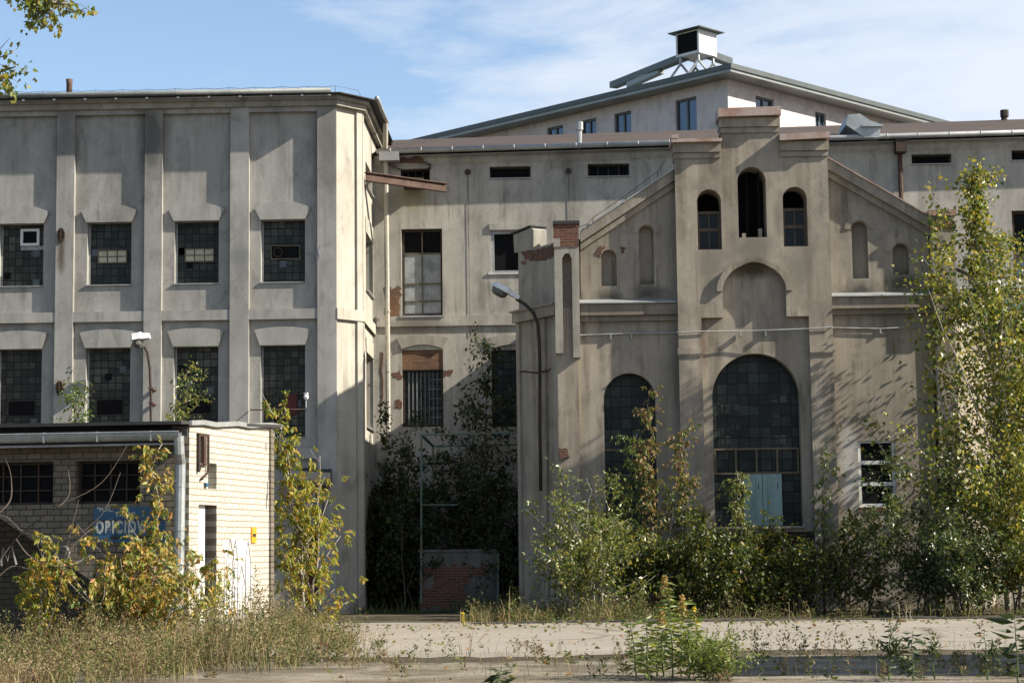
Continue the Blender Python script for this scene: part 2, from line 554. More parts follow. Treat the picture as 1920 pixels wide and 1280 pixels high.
M_redp = simple('faded_red_paint', (0.07, 0.012, 0.01), 0.7, 0, var=0.2)
M_bark = simple('grey_bark', (0.20, 0.18, 0.145), 0.9, 0, vs=8, var=0.35, bstr=0.4)
M_barkd = simple('brown_bark', (0.085, 0.065, 0.05), 0.9, 0, vs=8, var=0.35, bstr=0.4)
M_twig = simple('grey_twig', (0.30, 0.27, 0.24), 0.85, 0, vs=8, var=0.25)


def roofmat():
    mt, nt, b = nodes('brown_felt_roof')
    L = nt.links
    g = nt.nodes.new('ShaderNodeNewGeometry')
    sep = nt.nodes.new('ShaderNodeSeparateXYZ')
    L.new(g.outputs['Position'], sep.inputs[0])
    cb = nt.nodes.new('ShaderNodeCombineXYZ')
    p = wpos(nt)
    w = noise(nt, p, 0.9, 3)
    L.new(sep.outputs[0], cb.inputs[0])
    L.new(math_(nt, 'ADD', sep.outputs[2], math_(nt, 'MULTIPLY', w, 0.05)), cb.inputs[1])
    br = N(nt, 'ShaderNodeTexBrick')
    L.new(cb.outputs[0], br.inputs['Vector'])
    for k, v in (('Scale', 1), ('Brick Width', 5.0), ('Row Height', 0.17), ('Mortar Size', 0.012), ('Mortar Smooth', 0.5)):
        br.inputs[k].default_value = v
    br.inputs['Color1'].default_value = (0.066, 0.048, 0.039, 1)
    br.inputs['Color2'].default_value = (0.048, 0.036, 0.03, 1)
    br.inputs['Mortar'].default_value = (0.045, 0.032, 0.027, 1)
    a = noise(nt, wpos(nt, (0.3, 1, 1)), 2.2, 5, 0.7)
    c = mixc(nt, ramp(nt, a, [(0.4, gray(0)), (0.7, gray(0.8))]), br.outputs['Color'], (0.088, 0.067, 0.055))
    L.new(c, b.inputs['Base Color'])
    b.inputs['Roughness'].default_value = 0.85
    b.inputs['Specular IOR Level'].default_value = 0.25
    bump(nt, b, math_(nt, 'SUBTRACT', a, br.outputs['Fac']), 0.5, 0.03)
    return mt


M_roof = roofmat()

# ================================================================== LEFT FACTORY
FL = Frame((0, YL), (1, 0))
GAPX = lambda px, py=500: FL.u(px, py)
corner = (GAPX(631), YL)
Bx = P(681, 500, YL + 0.74).x
cornB = (Bx, YL + 0.74)
cornC = (Bx, YM)
Ztop = FL.z(400, 196)
left = thing('factory_building', 'long grey plastered factory with rows of glass block windows and a chamfered corner', 'building', (GAPX(300), YL, 0))
PR = 0.15     # pilaster projection
upz = (FL.z(368, 531, PR), FL.z(368, 415, PR))
loz = (FL.z(368, 800, PR), FL.z(368, 650, PR))
loz = (loz[1] - 2.55, loz[1])
cols = [(-330, -247), (-166, -83), (-2, 81), (163, 246), (327, 410), (489, 572)]
wins = [(FL.u(a, 500, PR), FL.u(b, 500, PR)) for a, b in cols]
Xl0 = FL.u(-420, 500)
bayz = (FL.z(575, 1105, PR) if False else 0.0, FL.z(575, 985, PR))
holes = []
for a, b in wins:
    holes += [rect(a, b, *upz), rect(a, b, *loz)]
door = (FL.u(552, 1000, PR), FL.u(606, 1000, PR), FL.z(580, 985, PR))
holes.append(rect(door[0], door[1], 0.02, door[2]))
mb = MB(FL)
mb.plate(rect(Xl0, corner[0] - 0.12, 0, Ztop), holes, PR, PR + 0.45)
mb.box(Xl0, Xl0 + 0.4, PR + 0.45, 18, 0, Ztop)
mb.box(Xl0, Bx - 0.5, 18, 18.4, 0, Ztop)
mb.build('wall', M_left, left)
# chamfer and flank walls
fc = Frame(corner, (cornB[0] - corner[0], cornB[1] - corner[1]))
lc = (Vector(cornB) - Vector(corner)).length
mb = MB(fc)
mb.box(0.06, lc - 0.02, 0.07, 0.40, 0, Ztop)
mb.box(lc - 0.22, lc - 0.02, 0.0, 0.07, 0, Ztop)
ff = Frame(cornB, (0, 1))
lf = YM - cornB[1]
mb2 = MB(ff)
u0, u1 = ff.u(686, 500, 0.06), ff.u(698.5, 500, 0.06)
u0 = max(u0, 0.42)
fl_w = [(u0, u1, ff.z(692, 545), ff.z(692, 440)), (u0, u1, ff.z(692, 800), ff.z(692, 662)), (u0, u1 - 0.1, ff.z(692, 352), ff.z(692, 308))]
mb2.plate(rect(0.02, lf + 3, 0, Ztop), [rect(*w) for w in fl_w], 0.06, 0.45)
mb2.box(0.02, 0.36, 0.0, 0.06, 0, Ztop)
o = mb.build('chamfer_wall', M_flank, left)
mb2.build('flank_wall', M_flank, left)
for w in fl_w:
    f = MB(ff).box(w[0] + 0.003, w[1] - 0.003, 0.27, 0.33, w[2] + 0.003, w[3] - 0.003).build('window', M_glass[1], left)
    MB(ff).box(w[0] - 0.04, w[1] + 0.04, -0.02, 0.26, w[2] - 0.035, w[2] - 0.002).build('sill', M_zincl, f)
for zt in (fl_w[0][3], fl_w[1][3]):
    MB(ff).plate([(u0 - 0.1, zt + 0.01), (u1 + 0.1, zt + 0.01), (u1 + 0.28, zt + 0.42), ((u0 + u1) / 2, zt + 0.52), (u0 - 0.24, zt + 0.42)], [], 0.035, 0.07).build('window_hood', M_flank, left)
# pilasters
pil = [(-394, -360), (-228, -195), (-62, -28), (104, 137.5), (270, 303), (431, 466.5), (595, 631)]
for i, (a, b) in enumerate(pil):
    MB(FL).box(FL.u(a, 500), FL.u(b, 500) if i < 6 else corner[0], 0.0 - 0.001 * i, PR + 0.03, 0, Ztop - 0.02).build('pilaster', M_left, left)
zs1, zs0 = FL.z(384, 581), FL.z(384, 600)
for i in range(6):
    xa, xb = FL.u(pil[i][1], 500), FL.u(pil[i + 1][0], 500)
    for y0_, za_, zb_ in ((0.012, zs0, zs1), (0.008, FL.z(384, 862), FL.z(384, 842)), (0.008, FL.z(384, 212), Ztop - 0.01)):
        MB(FL).box(xa - 0.01, xb + 0.01, y0_, PR + 0.03, za_, zb_).build('string_course', M_left, left)
mb = MB()
mb.band([corner, cornB, (cornC[0], cornC[1] - 0.01)], 0.03, zs0 - 0.02, zs1, inset=-0.0)
mb.build('string_course', M_flank, left)
# hoods over the windows
for a, b in wins:
    c = (a + b) / 2
    hw = (b - a) / 2
    for zt, hh, arc in ((upz[1], 0.33, 0.19), (loz[1], 0.44, 0.08)):
        top = [(c + (hw + 0.17) * (1 - 2 * i / 10), zt + hh + arc * (1 - (1 - 2 * i / 10) ** 2)) for i in range(11)]
        MB(FL).plate([(c - hw - 0.01, zt + 0.005), (c + hw + 0.01, zt + 0.005)] + top, [], 0.055, PR + 0.02).build('window_hood', M_left, left)
# windows
vents = {2: 'dark', 3: 'cream', 4: 'cream', 5: 'open'}
for i, (a, b) in enumerate(wins):
    for lvl, (z0, z1) in enumerate((upz, loz)):
        gm = M_glass[0] if lvl else M_glass[(i + 1) % 2 + 1]
        if i == 2:
            gm = M_glass[0]
        w = MB(FL).box(a + 0.003, b - 0.003, PR + 0.24, PR + 0.30, z0 + 0.003, z1 - 0.003).build('window', gm, left)
        MB(FL).box(a + 0.003, a + 0.05, PR + 0.20, PR + 0.238, z0 + 0.003, z1 - 0.003).build('frame', M_greyboard, w)
        MB(FL).box(a - 0.03, b + 0.03, PR - 0.05, PR + 0.235, z0 - 0.03, z0 - 0.002).build('sill', M_zincl, w)
        wd, hh = b - a, z1 - z0
        for _k in range(3):
            xx, zz_ = a + 0.08 + 0.205 * random.randint(0, 4), z0 + 0.03 + 0.205 * random.randint(0, int(hh / 0.205) - 2)
            MB(FL).box(xx, xx + 0.19, PR + 0.225, PR + 0.239, zz_, zz_ + 0.19).build('odd_pane', (M_black, M_pane1, M_pane2)[_k], w)
        if lvl == 0 and i in vents and i != 2:
            x0, x1 = a + wd * 0.2, a + wd * 0.87
            zz0, zz1 = z0 + hh * (0.36 if i < 5 else 0.38), z0 + hh * (0.58 if i < 5 else 0.61)
            MB(FL).plate(rect(x0, x1, zz0, zz1), [rect(x0 + 0.03, x1 - 0.03, zz0 + 0.03, zz1 - 0.03)], PR + 0.19, PR + 0.238).build('vent_frame', M_ochre, w)
            pm = M_cream if vents[i] == 'cream' else M_black
            q = MB(FL).box(x0 + 0.032, x1 - 0.032, PR + 0.21, PR + 0.237, zz0 + 0.032, zz1 - 0.032)
            q.build('vent_pane', pm, w)
            g = MB(FL)
            if i < 5:
                for k in (1, 2):
                    g.box(x0 + (x1 - x0) * k / 3 - 0.01, x0 + (x1 - x0) * k / 3 + 0.01, PR + 0.195, PR + 0.209, zz0 + 0.033, zz1 - 0.033)
                g.box(x0 + 0.033, x1 - 0.033, PR + 0.197, PR + 0.207, (zz0 + zz1) / 2 - 0.009, (zz0 + zz1) / 2 + 0.009)
            else:
                g.tube([(x0 + 0.2 + 0.12 * math.cos(t * 0.6), PR + 0.2, (zz0 + zz1) / 2 + 0.13 * math.sin(t * 0.6)) for t in range(12)], 0.018, 4)
            g.build('vent_bar', M_iron, w)
        if lvl == 0 and i == 2:
            xa, za = FL.uz(35, 459, PR)
            xb, zb = FL.uz(71, 427, PR)
            MB(FL).plate(rect(xa, xb, za, zb), [rect(xa + 0.07, xb - 0.07, za + 0.07, zb - 0.07)], PR + 0.16, PR + 0.238).build('vent_frame', M_whitep, w)
            MB(FL).box(xa + 0.072, xb - 0.072, PR + 0.21, PR + 0.237, za + 0.072, zb - 0.072).build('vent_pane', M_black, w)
            MB(FL).box(xa - 0.002, b - 0.004, PR + 0.215, PR + 0.236, za - 0.12, za - 0.003).build('blank_panel', M_greyboard, w)
        if lvl == 1 and i >= 2:
            x0, x1 = a + wd * 0.2, a + wd * 0.82
            zz1 = z0 + hh * 0.45
            zz0 = zz1 - 0.46
            MB(FL).plate(rect(x0, x1, zz0, zz1), [rect(x0 + 0.025, x1 - 0.025, zz0 + 0.025, zz1 - 0.025)], PR + 0.205, PR + 0.238).build('vent_frame', M_iron, w)
            MB(FL).box(x0 + 0.027, x1 - 0.027, PR + 0.215, PR + 0.237, zz0 + 0.027, zz1 - 0.027).build('vent_pane', M_black if i in (2, 3, 4) else M_glass[2], w)
            if i == 5:
                MB(FL).box(x1 - 0.36, x1 - 0.03, PR + 0.16, PR + 0.2, zz0 - 0.05, zz1 + 0.05).build('shutter', M_redp, w)
# cornice, gutter, roof
path = [(Xl0, YL), corner, cornB, (cornC[0], cornC[1] + 2)]
zc = FL.z(400, 205)
mb = MB()
mb.band(path, 0.10, Ztop - 0.10, Ztop + 0.06)
mb.band(path, 0.20, Ztop + 0.06, Ztop + 0.17)
mb.build('cornice', M_trim, left)
mb = MB()
mb.band(path, 0.40, Ztop + 0.171, Ztop + 0.20, inset=0.3)
mb.add([(Xl0, YL - 0.3, Ztop + 0.2), (corner[0] - 0.1, YL - 0.3, Ztop + 0.2), (Bx + 0.3, YL + 0.7, Ztop + 0.2), (Bx + 0.3, YL + 18, Ztop + 0.35), (Xl0, YL + 18, Ztop + 0.35)], [(0, 1, 2, 3, 4)])
mb.build('roof', M_tar, left)
mb = MB()
zg = Ztop + 0.245
mb.tube([(Xl0, YL - 0.43, zg), (corner[0] - 0.1, YL - 0.43, zg)], 0.075, 10)
mb.tube([(Xl0, YL - 0.395, zg - 0.13), (corner[0] - 0.1, YL - 0.395, zg - 0.13)], 0.012, 5)
gut = mb.build('gutter', M_gutter, left, smooth=True)
for k in range(14):
    x = corner[0] - 0.9 - k * 0.87
    MB().box(x - 0.03, x + 0.03, YL - 0.46, YL - 0.41, zg - 0.155, zg - 0.115).build('bracket', M_whitep, gut)
mb = MB()
pts = []
for k in range(22):
    x = Xl0 + (corner[0] - Xl0) * k / 21
    mb.tube([(x, YL - 0.2, Ztop + 0.2), (x, YL - 0.2, Ztop + 0.42)], 0.008, 4)
    pts.append((x, YL - 0.2, Ztop + 0.42))
    if k < 21:
        pts.append((x + (corner[0] - Xl0) / 42, YL - 0.2, Ztop + 0.39))
pts += [(Bx - 0.1, YL + 0.5, Ztop + 0.45), (Bx - 0.1, YL + 5, Ztop + 0.45)]
mb.tube(pts, 0.006, 4)
mb.build('roof_wire', M_iron, left)
mb = MB()
mb.tube([(Bx + 0.42, y, Ztop + 0.24 - 0.0 * y) for y in (YL + 0.6, YM - 0.5)], 0.07, 8)
mb.build('gutter', M_zincl, left, smooth=True)
# wall anchors
for (px, py) in ((115.5, 441), (112.5, 727)):
    x, z = FL.uz(px, py)
    t = MB(FL)
    L = [(x + 0.105 * math.cos(w * 0.3927), z + 0.20 * math.sin(w * 0.3927)) for w in range(16)]
    t.plate(L, [[(x + (p[0] - x) * 0.72, z + (p[1] - z) * 0.78) for p in L]], -0.09, 0.0)
    t.plate([(x + (p[0] - x) * 0.72, z + (p[1] - z) * 0.78) for p in L], [], -0.05, -0.01)
    t.box(x - 0.022, x + 0.022, -0.10, -0.051, z - 0.15, z + 0.15)
    t.box(x - 0.06, x + 0.06, -0.098, -0.052, z - 0.02, z + 0.02)
    t.build('wall_anchor', M_iron, left)
# roof stack, door, canopy
x = Xp(130, YL + 1.5, 160)
MB().tube([(x, YL + 1.5, Ztop), (x, YL + 1.5, Zp(130, 158, YL + 1.5)), (x, YL + 1.5, Zp(130, 149, YL + 1.5))], [0.085, 0.085, 0.1], 10).build('stack_pipe', M_rust, left, smooth=True)
d = MB(FL).box(door[0] + 0.003, door[1] - 0.003, PR + 0.25, PR + 0.3, 0.03, door[2] - 0.003).build('door', M_redp, left)
MB(FL).box(door[0] + 0.05, door[1] - 0.05, PR + 0.22, PR + 0.248, 1.1, 1.2).build('rail', M_iron, d)
cz = FL.z(590, 880)
cm = MB(FL)
xa, xb = FL.u(548, 880), FL.u(622, 880)
cm.add([(xa, -1.0, cz - 0.35), (xb, -1.0, cz - 0.35), (xb, 0.1, cz + 0.05), (xa, 0.1, cz + 0.05), (xa, -1.0, cz - 0.47), (xb, -1.0, cz - 0.47), (xb, 0.1, cz - 0.47), (xa, 0.1, cz - 0.47)],
       [(0, 1, 2, 3), (4, 5, 1, 0), (5, 6, 2, 1), (7, 4, 0, 3), (4, 7, 6, 5)])
cm.tube([(xb - 0.1, -0.9, cz - 0.45), (xb - 0.25, 0.0, cz - 1.5)], 0.03, 5)
cm.build('canopy', M_tar, left)
# rusty bracket bar with an insulator
bar = thing('bracket_bar', 'thin rusty iron bar with a white insulator across the lower right factory window', 'bracket', P(520, 768, YL - 0.1))
mb = MB()
mb.tube([P(470, 768, YL), P(474, 768, YL - 0.55), P(575, 767, YL - 0.55)], 0.02, 5)
mb.build('bar', M_rust, bar)
mb = MB()
q = P(574, 740, YL - 0.5)
mb.tube([q + Vector((0, 0, -0.34)), q + Vector((0, 0, -0.1))], 0.008, 4)
mb.tube([q + Vector((0, 0, -0.12)), q + Vector((0, 0, -0.06)), q + Vector((0, 0, 0.0)), q + Vector((0, 0, 0.06))], [0.05, 0.075, 0.055, 0.07], 8)
mb.build('insulator', M_whitep, bar)
gm = MB(FL)
for pts in ([(574, 477), (580, 471), (586, 477), (590, 484)], [(583, 486), (589, 487), (588, 493), (582, 491)], [(601, 462), (597, 470), (600, 480), (597, 487)]):
    gm.tube([(*(FL.uz(*p, off=PR if p[0] < 594 else 0)[:1]), (PR if p[0] < 594 else 0) - 0.004, FL.z(*p)) for p in pts], 0.012, 4)
for k in range(4):
    u, z = fc.uz(648 + k * 4, 608 - k)
    gm2 = MB(fc)
gm.build('graffiti', M_inkline, left)

# ================================================================== MIDDLE FACTORY
FM = Frame((0, YM), (1, 0))
midb = thing('factory_building', 'pale plastered middle wing under a brown felt roof with a steel beam at its corner', 'building', (FM.u(850, 500), YM, 0))
zgl, zgr = FM.z(720, 290), FM.z(1260, 276)
Xm0, Xm1 = Bx - 4.0, FM.u(2500, 300)
# the wall top follows the gutter, which falls a little to the left
xa, xb = FM.u(720, 285), FM.u(1905, 255)
za, zb = FM.z(720, 297), FM.z(1905, 262)
sl = (zb - za) / (xb - xa)
zt = lambda x: za + (x - xa) * sl
slots = [(751, 806, 344, 317), (918, 995, 333.5, 312), (1102, 1180, 330, 307), (1710, 1785, 307, 289), (1898, 1976, 300, 281)]
mh = []
for a, b, y0, y1 in slots:
    mh.append((FM.u(a, 320), FM.u(b, 320), FM.z((a + b) / 2, y0), FM.z((a + b) / 2, y1)))
wt = (FM.u(753, 510), FM.u(829.5, 510), FM.z(790, 592), FM.z(790, 429))
wl = (FM.u(754, 720), FM.u(831, 720), FM.z(790, 800), FM.z(790, 656))
ww = (FM.u(921, 470), FM.u(998, 470), FM.z(945, 511), FM.z(945, 433))
wl2 = (FM.u(922, 720), FM.u(999, 720), FM.z(950, 800), FM.z(950, 656))
wr = (FM.u(1899, 455), FM.u(1976, 455), FM.z(1900, 522), FM.z(1900, 395))
outer = [(Xm0, 0), (Xm1, 0), (Xm1, zt(Xm1)), (Xm0, zt(Xm0))]
mb = MB(FM)
mb.plate(outer, [rect(*h) for h in mh + [wt, wl, ww, wl2, wr]], 0, 0.5)
mb.box(Xm0, Xm0 + 0.3, 0.5, 11, 0, zt(Xm0))
mb.box(Xm1 - 0.3, Xm1, 0.5, 11, 0, zt(Xm0))
mb.box(Xm0, Xm1, 11, 11.3, 0, zt(Xm0))
mb.build('wall', M_mid, midb)
# roof: eaves to ridge
xr = [Bx + 0.05, Xm1]
ridge = 6.0
rz = [FM.z(720, 264) , FM.z(1905, 224)]
mb = MB()
def ridge_at(px, py, Y):
    return P(px, py, Y).z
e0, e1 = zt(xr[0]) + 0.16, zt(xr[1]) + 0.16
r0 = ridge_at(730, 263, YM + ridge)
r1p = P(1905, 224, YM + ridge)
r0p = P(730, 263, YM + ridge)
rs = (r1p.z - r0p.z) / (r1p.x - r0p.x)
rzf = lambda x: r0p.z + (x - r0p.x) * rs
mb.add([(xr[0], YM - 0.35, e0), (xr[1], YM - 0.35, e1), (xr[1], YM + ridge, rzf(xr[1])), (xr[0], YM + ridge, rzf(xr[0])),
        (xr[1], YM + 12, e1), (xr[0], YM + 12, e0), (xr[0], YM - 0.35, e0 - 0.04), (xr[1], YM - 0.35, e1 - 0.04), (xr[1], YM + 12, e1 - 0.04), (xr[0], YM + 12, e0 - 0.04)],
       [(0, 1, 2, 3), (3, 2, 4, 5), (6, 7, 1, 0), (6, 9, 8, 7), (0, 3, 5, 9, 6), (1, 7, 8, 4, 2)])
mroof = mb.build('roof', M_roof, midb)
mb = MB(FM)
mb.add([(Bx, -0.10, zt(Bx) - 0.12), (Xm1, -0.10, zt(Xm1) - 0.12), (Xm1, -0.10, zt(Xm1) + 0.06), (Bx, -0.10, zt(Bx) + 0.06),
        (Bx, 0.02, zt(Bx) - 0.30), (Xm1, 0.02, zt(Xm1) - 0.30), (Xm1, 0.02, zt(Xm1) + 0.06), (Bx, 0.02, zt(Bx) + 0.06)],
       [(0, 1, 2, 3), (4, 5, 1, 0), (3, 2, 6, 7), (7, 6, 5, 4), (0, 3, 7, 4), (1, 5, 6, 2)])
mb.build('cornice', M_mid, midb)
mb = MB()
mb.tube([(Bx + 0.1, YM - 0.42, zt(Bx) + 0.13), (Xm1, YM - 0.42, zt(Xm1) + 0.13)], 0.085, 10)
for k in range(24):
    x = Bx + 0.5 + k * 0.93
    mb.tube([(x, YM - 0.42, zt(x) + 0.13), (x + 0.03, YM - 0.42, zt(x + 0.03) + 0.13)], 0.094, 10)
mb.tube([(Bx + 0.1, YM - 0.32, zt(Bx) - 0.0), (Xm1, YM - 0.32, zt(Xm1) - 0.0)], 0.014, 5)
mb.build('gutter', M_zincl, midb, smooth=True)
mb = MB(FM)
zA, zB = FM.z(850, 611), FM.z(850, 592)
mb.box(Bx + 0.01, FM.u(1000, 600), -0.07, 0.03, zA, zB)
mb.build('string_course', M_mid, midb)
MB(FM).box(Bx + 0.01, FM.u(1000, 600), -0.06, 0.03, FM.z(850, 866), FM.z(850, 848)).build('string_course', M_mid, midb)
# slot windows
for i, w in enumerate(mh):
    q = MB(FM).plate(rect(*w), [rect(w[0] + 0.05, w[1] - 0.05, w[2] + 0.05, w[3] - 0.05)], 0.18, 0.24).build('window', M_iron, midb)
    g = MB(FM).box(w[0] + 0.05, w[1] - 0.05, 0.22, 0.235, w[2] + 0.05, w[3] - 0.05)
    g.build('pane', M_black, q)
    if i in (2, 0):
        g = MB(FM)
        for k in range(1, 4):
            x = w[0] + (w[1] - w[0]) * k / 4
            g.box(x - 0.018, x + 0.018, 0.17, 0.215, w[2] + 0.05, w[3] - 0.05)
        g.build('bar', M_iron, q)
    if i:
        MB(FM).box(w[0] - 0.03, w[1] + 0.03, -0.05, 0.17, w[2] - 0.03, w[2] - 0.002).build('sill', M_zincl, q)
# tall boarded window
q = MB(FM).plate(rect(*wt), [rect(wt[0] + 0.08, wt[1] - 0.06, wt[2] + 0.09, wt[3] - 0.08)], 0.14, 0.26).build('window', M_iron, midb)
hz = wt[2] + (wt[3] - wt[2]) * 0.73
MB(FM).box(wt[0] + 0.08, wt[1] - 0.06, 0.21, 0.25, hz, wt[3] - 0.08).build('pane', M_black, q)
MB(FM).box(wt[0] + 0.08, wt[1] - 0.06, 0.19, 0.25, wt[2] + 0.09, hz - 0.002).build('board', M_greyboard, q)
g = MB(FM)
g.box((wt[0] + wt[1]) / 2 - 0.02, (wt[0] + wt[1]) / 2 + 0.02, 0.165, 0.188, wt[2] + 0.09, wt[3] - 0.08)
for fz in (0.725, 0.375, 0.175):
    z = wt[2] + (wt[3] - wt[2]) * fz
    g.box(wt[0] + 0.08, wt[1] - 0.06, 0.16, 0.187, z - 0.02, z + 0.02)
g.build('glazing_bar', M_ochre, q)
MB(FM).box(wt[0] - 0.06, wt[1] + 0.06, -0.10, 0.13, wt[2] - 0.05, wt[2] - 0.003).build('sill', M_zincl, q)
# white framed open window
q = MB(FM).plate(rect(*ww), [rect(ww[0] + 0.09, ww[1] - 0.09, ww[2] + 0.07, ww[3] - 0.08)], 0.05, 0.2).build('window', M_zincl, midb)
MB(FM).box(ww[0] + 0.09, ww[1] - 0.09, 0.18, 0.19, ww[2] + 0.07, ww[3] - 0.08).build('pane', M_black, q)
MB(FM).box(ww[0] - 0.1, ww[1] + 0.1, -0.04, 0.045, ww[2] - 0.06, ww[2] - 0.003).build('sill', M_white, q)
MB(FM).box(ww[0] - 0.05, ww[1] + 0.1, -0.05, 0.03, ww[3] + 0.03, ww[3] + 0.22).build('lintel', M_mid, q)
# lower barred window with brick infill
bz = FM.z(790, 693)
q = MB(FM).plate(rect(*wl), [rect(wl[0] + 0.07, wl[1] - 0.07, wl[2] + 0.07, bz - 0.05)], 0.12, 0.26).build('window', M_iron, midb)
MB(FM).box(wl[0] + 0.002, wl[1] - 0.002, 0.03, 0.118, bz, wl[3] - 0.002).build('brick_infill', M_orange, q)
MB(FM).box(wl[0] + 0.07, wl[1] - 0.07, 0.22, 0.25, wl[2] + 0.07, bz - 0.05).build('pane', M_glass[2], q)
g = MB(FM)
for k in range(1, 9):
    x = wl[0] + 0.07 + (wl[1] - wl[0] - 0.14) * k / 9
    r_ = 0.022 if k in (1, 2, 3) else 0.012
    g.box(x - r_, x + r_, 0.15, 0.175, wl[2] + 0.05, bz - 0.05)
for k in range(1, 6):
    z = wl[2] + (bz - wl[2]) * k / 6
    g.box((wl[0] + wl[1]) / 2 + 0.2, wl[1] - 0.07, 0.155, 0.17, z - 0.012, z + 0.012)
g.build('bar', M_gutter, q)
q = MB(FM).box(wl2[0] + 0.002, wl2[1] - 0.002, 0.2, 0.26, wl2[2], wl2[3] - 0.002).build('window', M_glass[2], midb)
q = MB(FM).box(wr[0] + 0.002, wr[1] - 0.002, 0.2, 0.26, wr[2], wr[3] - 0.002).build('window', M_black, midb)
MB(FM).plate(rect(wr[0] + 0.002, wr[1] - 0.002, wr[2], wr[3] - 0.002), [rect(wr[0] + 0.09, wr[1] - 0.09, wr[2] + 0.7, wr[3] - 0.09), rect(wr[0] + 0.09, wr[1] - 0.09, wr[2] + 0.08, wr[2] + 0.55)], 0.13, 0.195).build('frame', M_iron, q)
MB(FM).box(wr[0] + 0.1, wr[1] - 0.1, 0.15, 0.18, wr[2] + 0.09, wr[2] + 0.54).build('pane', M_blueglass, q)
MB(FM).box(wr[0] - 0.03, wr[1] + 0.03, -0.05, 0.12, wr[2] - 0.05, wr[2] - 0.003).build('sill', M_zincl, q)
for w in (wl, wl2):
    c, hw = (w[0] + w[1]) / 2, (w[1] - w[0]) / 2
    zt0 = w[3]
    top = [(c + (hw + 0.16) * (1 - 2 * i / 10), zt0 + 0.36 + 0.08 * (1 - (1 - 2 * i / 10) ** 2)) for i in range(11)]
    low = [(c + hw * (-1 + 2 * i / 8), zt0 + 0.03 + 0.13 * (1 - (1 - 2 * i / 8) ** 2)) for i in range(9)]
    MB(FM).plate(low + top, [], -0.06, 0.02).build('window_hood', M_trim, midb)


def ragged(fr, px, off0, off1, mat, name, parent, seed, jag=0.05, sub=9):
    """an irregular outline of chipped-off plaster: pixel corners turned into a wobbly outline on the wall"""
    rnd = random.Random(seed)
    pts = [fr.uz(*p) for p in px]
    out = []
    for i, a in enumerate(pts):
        b = pts[(i + 1) % len(pts)]
        for k in range(sub):
            t = k / sub
            out.append((a[0] + (b[0] - a[0]) * t + rnd.uniform(-jag, jag), a[1] + (b[1] - a[1]) * t + rnd.uniform(-jag, jag)))
    return MB(fr).plate(out, [], off0, off1).build(name, mat, parent)


ragged(FM, [(724, 540), (751, 538), (751, 600), (740, 603), (723, 598)], -0.012, 0.01, M_orange, 'exposed_brick', midb, 1, 0.06)
ragged(FM, [(728, 298), (793, 296), (796, 306), (806, 310), (806, 317), (750, 319), (728, 308)], -0.115, 0.01, M_red, 'exposed_brick', midb, 2, 0.05)
ragged(FM, [(736, 700), (752, 695), (752, 710), (738, 708)], -0.012, 0.01, M_red, 'exposed_brick', midb, 3, 0.04, 3)
ragged(FM, [(832, 692), (848, 694), (846, 703), (832, 706)], -0.012, 0.01, M_red, 'exposed_brick', midb, 4, 0.04, 3)
ragged(FM, [(741, 751), (752, 750), (752, 765), (742, 763)], -0.012, 0.01, M_red, 'exposed_brick', midb, 5, 0.04, 3)
ragged(FM, [(714, 660), (718, 662), (717, 760), (714, 760)], -0.012, 0.01, M_red, 'exposed_brick', midb, 6, 0.03, 6)
for px, py in ((877, 323), (1066, 321)):
    u, z = FM.uz(px, py)
    mb = MB(FM)
    mb.plate([(u + 0.09 * math.cos(k * 0.524), z + 0.09 * math.sin(k * 0.524)) for k in range(12)], [], -0.06, 0.0)
    mb.tube([(u, -0.02, z - 0.08), (u + 0.02, -0.02, z - 5.0)], 0.007, 4)
    mb.build('tie_plate', M_iron, midb)
# roof pieces
def roof_y(px, py):
    # where the ray meets the front roof slope
    d = ray(px, py)
    a = Vector((xr[0], YM - 0.35, e0)); b_ = Vector((xr[1], YM - 0.35, e1)); c_ = Vector((xr[1], YM + ridge, rzf(xr[1])))
    n = (b_ - a).cross(c_ - a)
    return CAM + d * ((a - CAM).dot(n) / d.dot(n))
for k, (px, py0, py1) in enumerate(((1086, 272, 229), (1882, 224, 207))):
    p = roof_y(px, py0)
    h = P(px, py1, p.y).z
    v = MB().tube([(p.x, p.y, p.z - 0.1), (p.x + 0.02, p.y, h - 0.25)], 0.075 if k == 0 else 0.1, 8).tube([(p.x + 0.02, p.y, h - 0.25), (p.x + 0.02, p.y, h - 0.22)], 0.11, 8)
    v.tube([(p.x + 0.03, p.y, h - 0.22), (p.x + 0.03, p.y, h)], 0.10 if k == 0 else 0.14, 8)
    v.build('roof_vent', M_zincl if k == 0 else M_iron, midb, smooth=False)
# curved zinc dormer hood
p0 = roof_y(1634, 256)
FD = Frame((0, p0.y - 0.1), (1, 0))
ol = [FD.uz(*q) for q in ((1600, 243), (1586, 234), (1590, 215), (1612, 213), (1632, 226), (1651, 233), (1650, 258), (1621, 258))]
mb = MB(FD)
mb.plate(ol, [], 0, 1.6)
a = FD.uz(1616, 236); b = FD.uz(1655, 233)
mb.box(a[0], b[0], -0.09, 1.0, a[1] - 0.04, a[1] + 0.03)
mb.build('dormer_hood', M_zinc, midb)
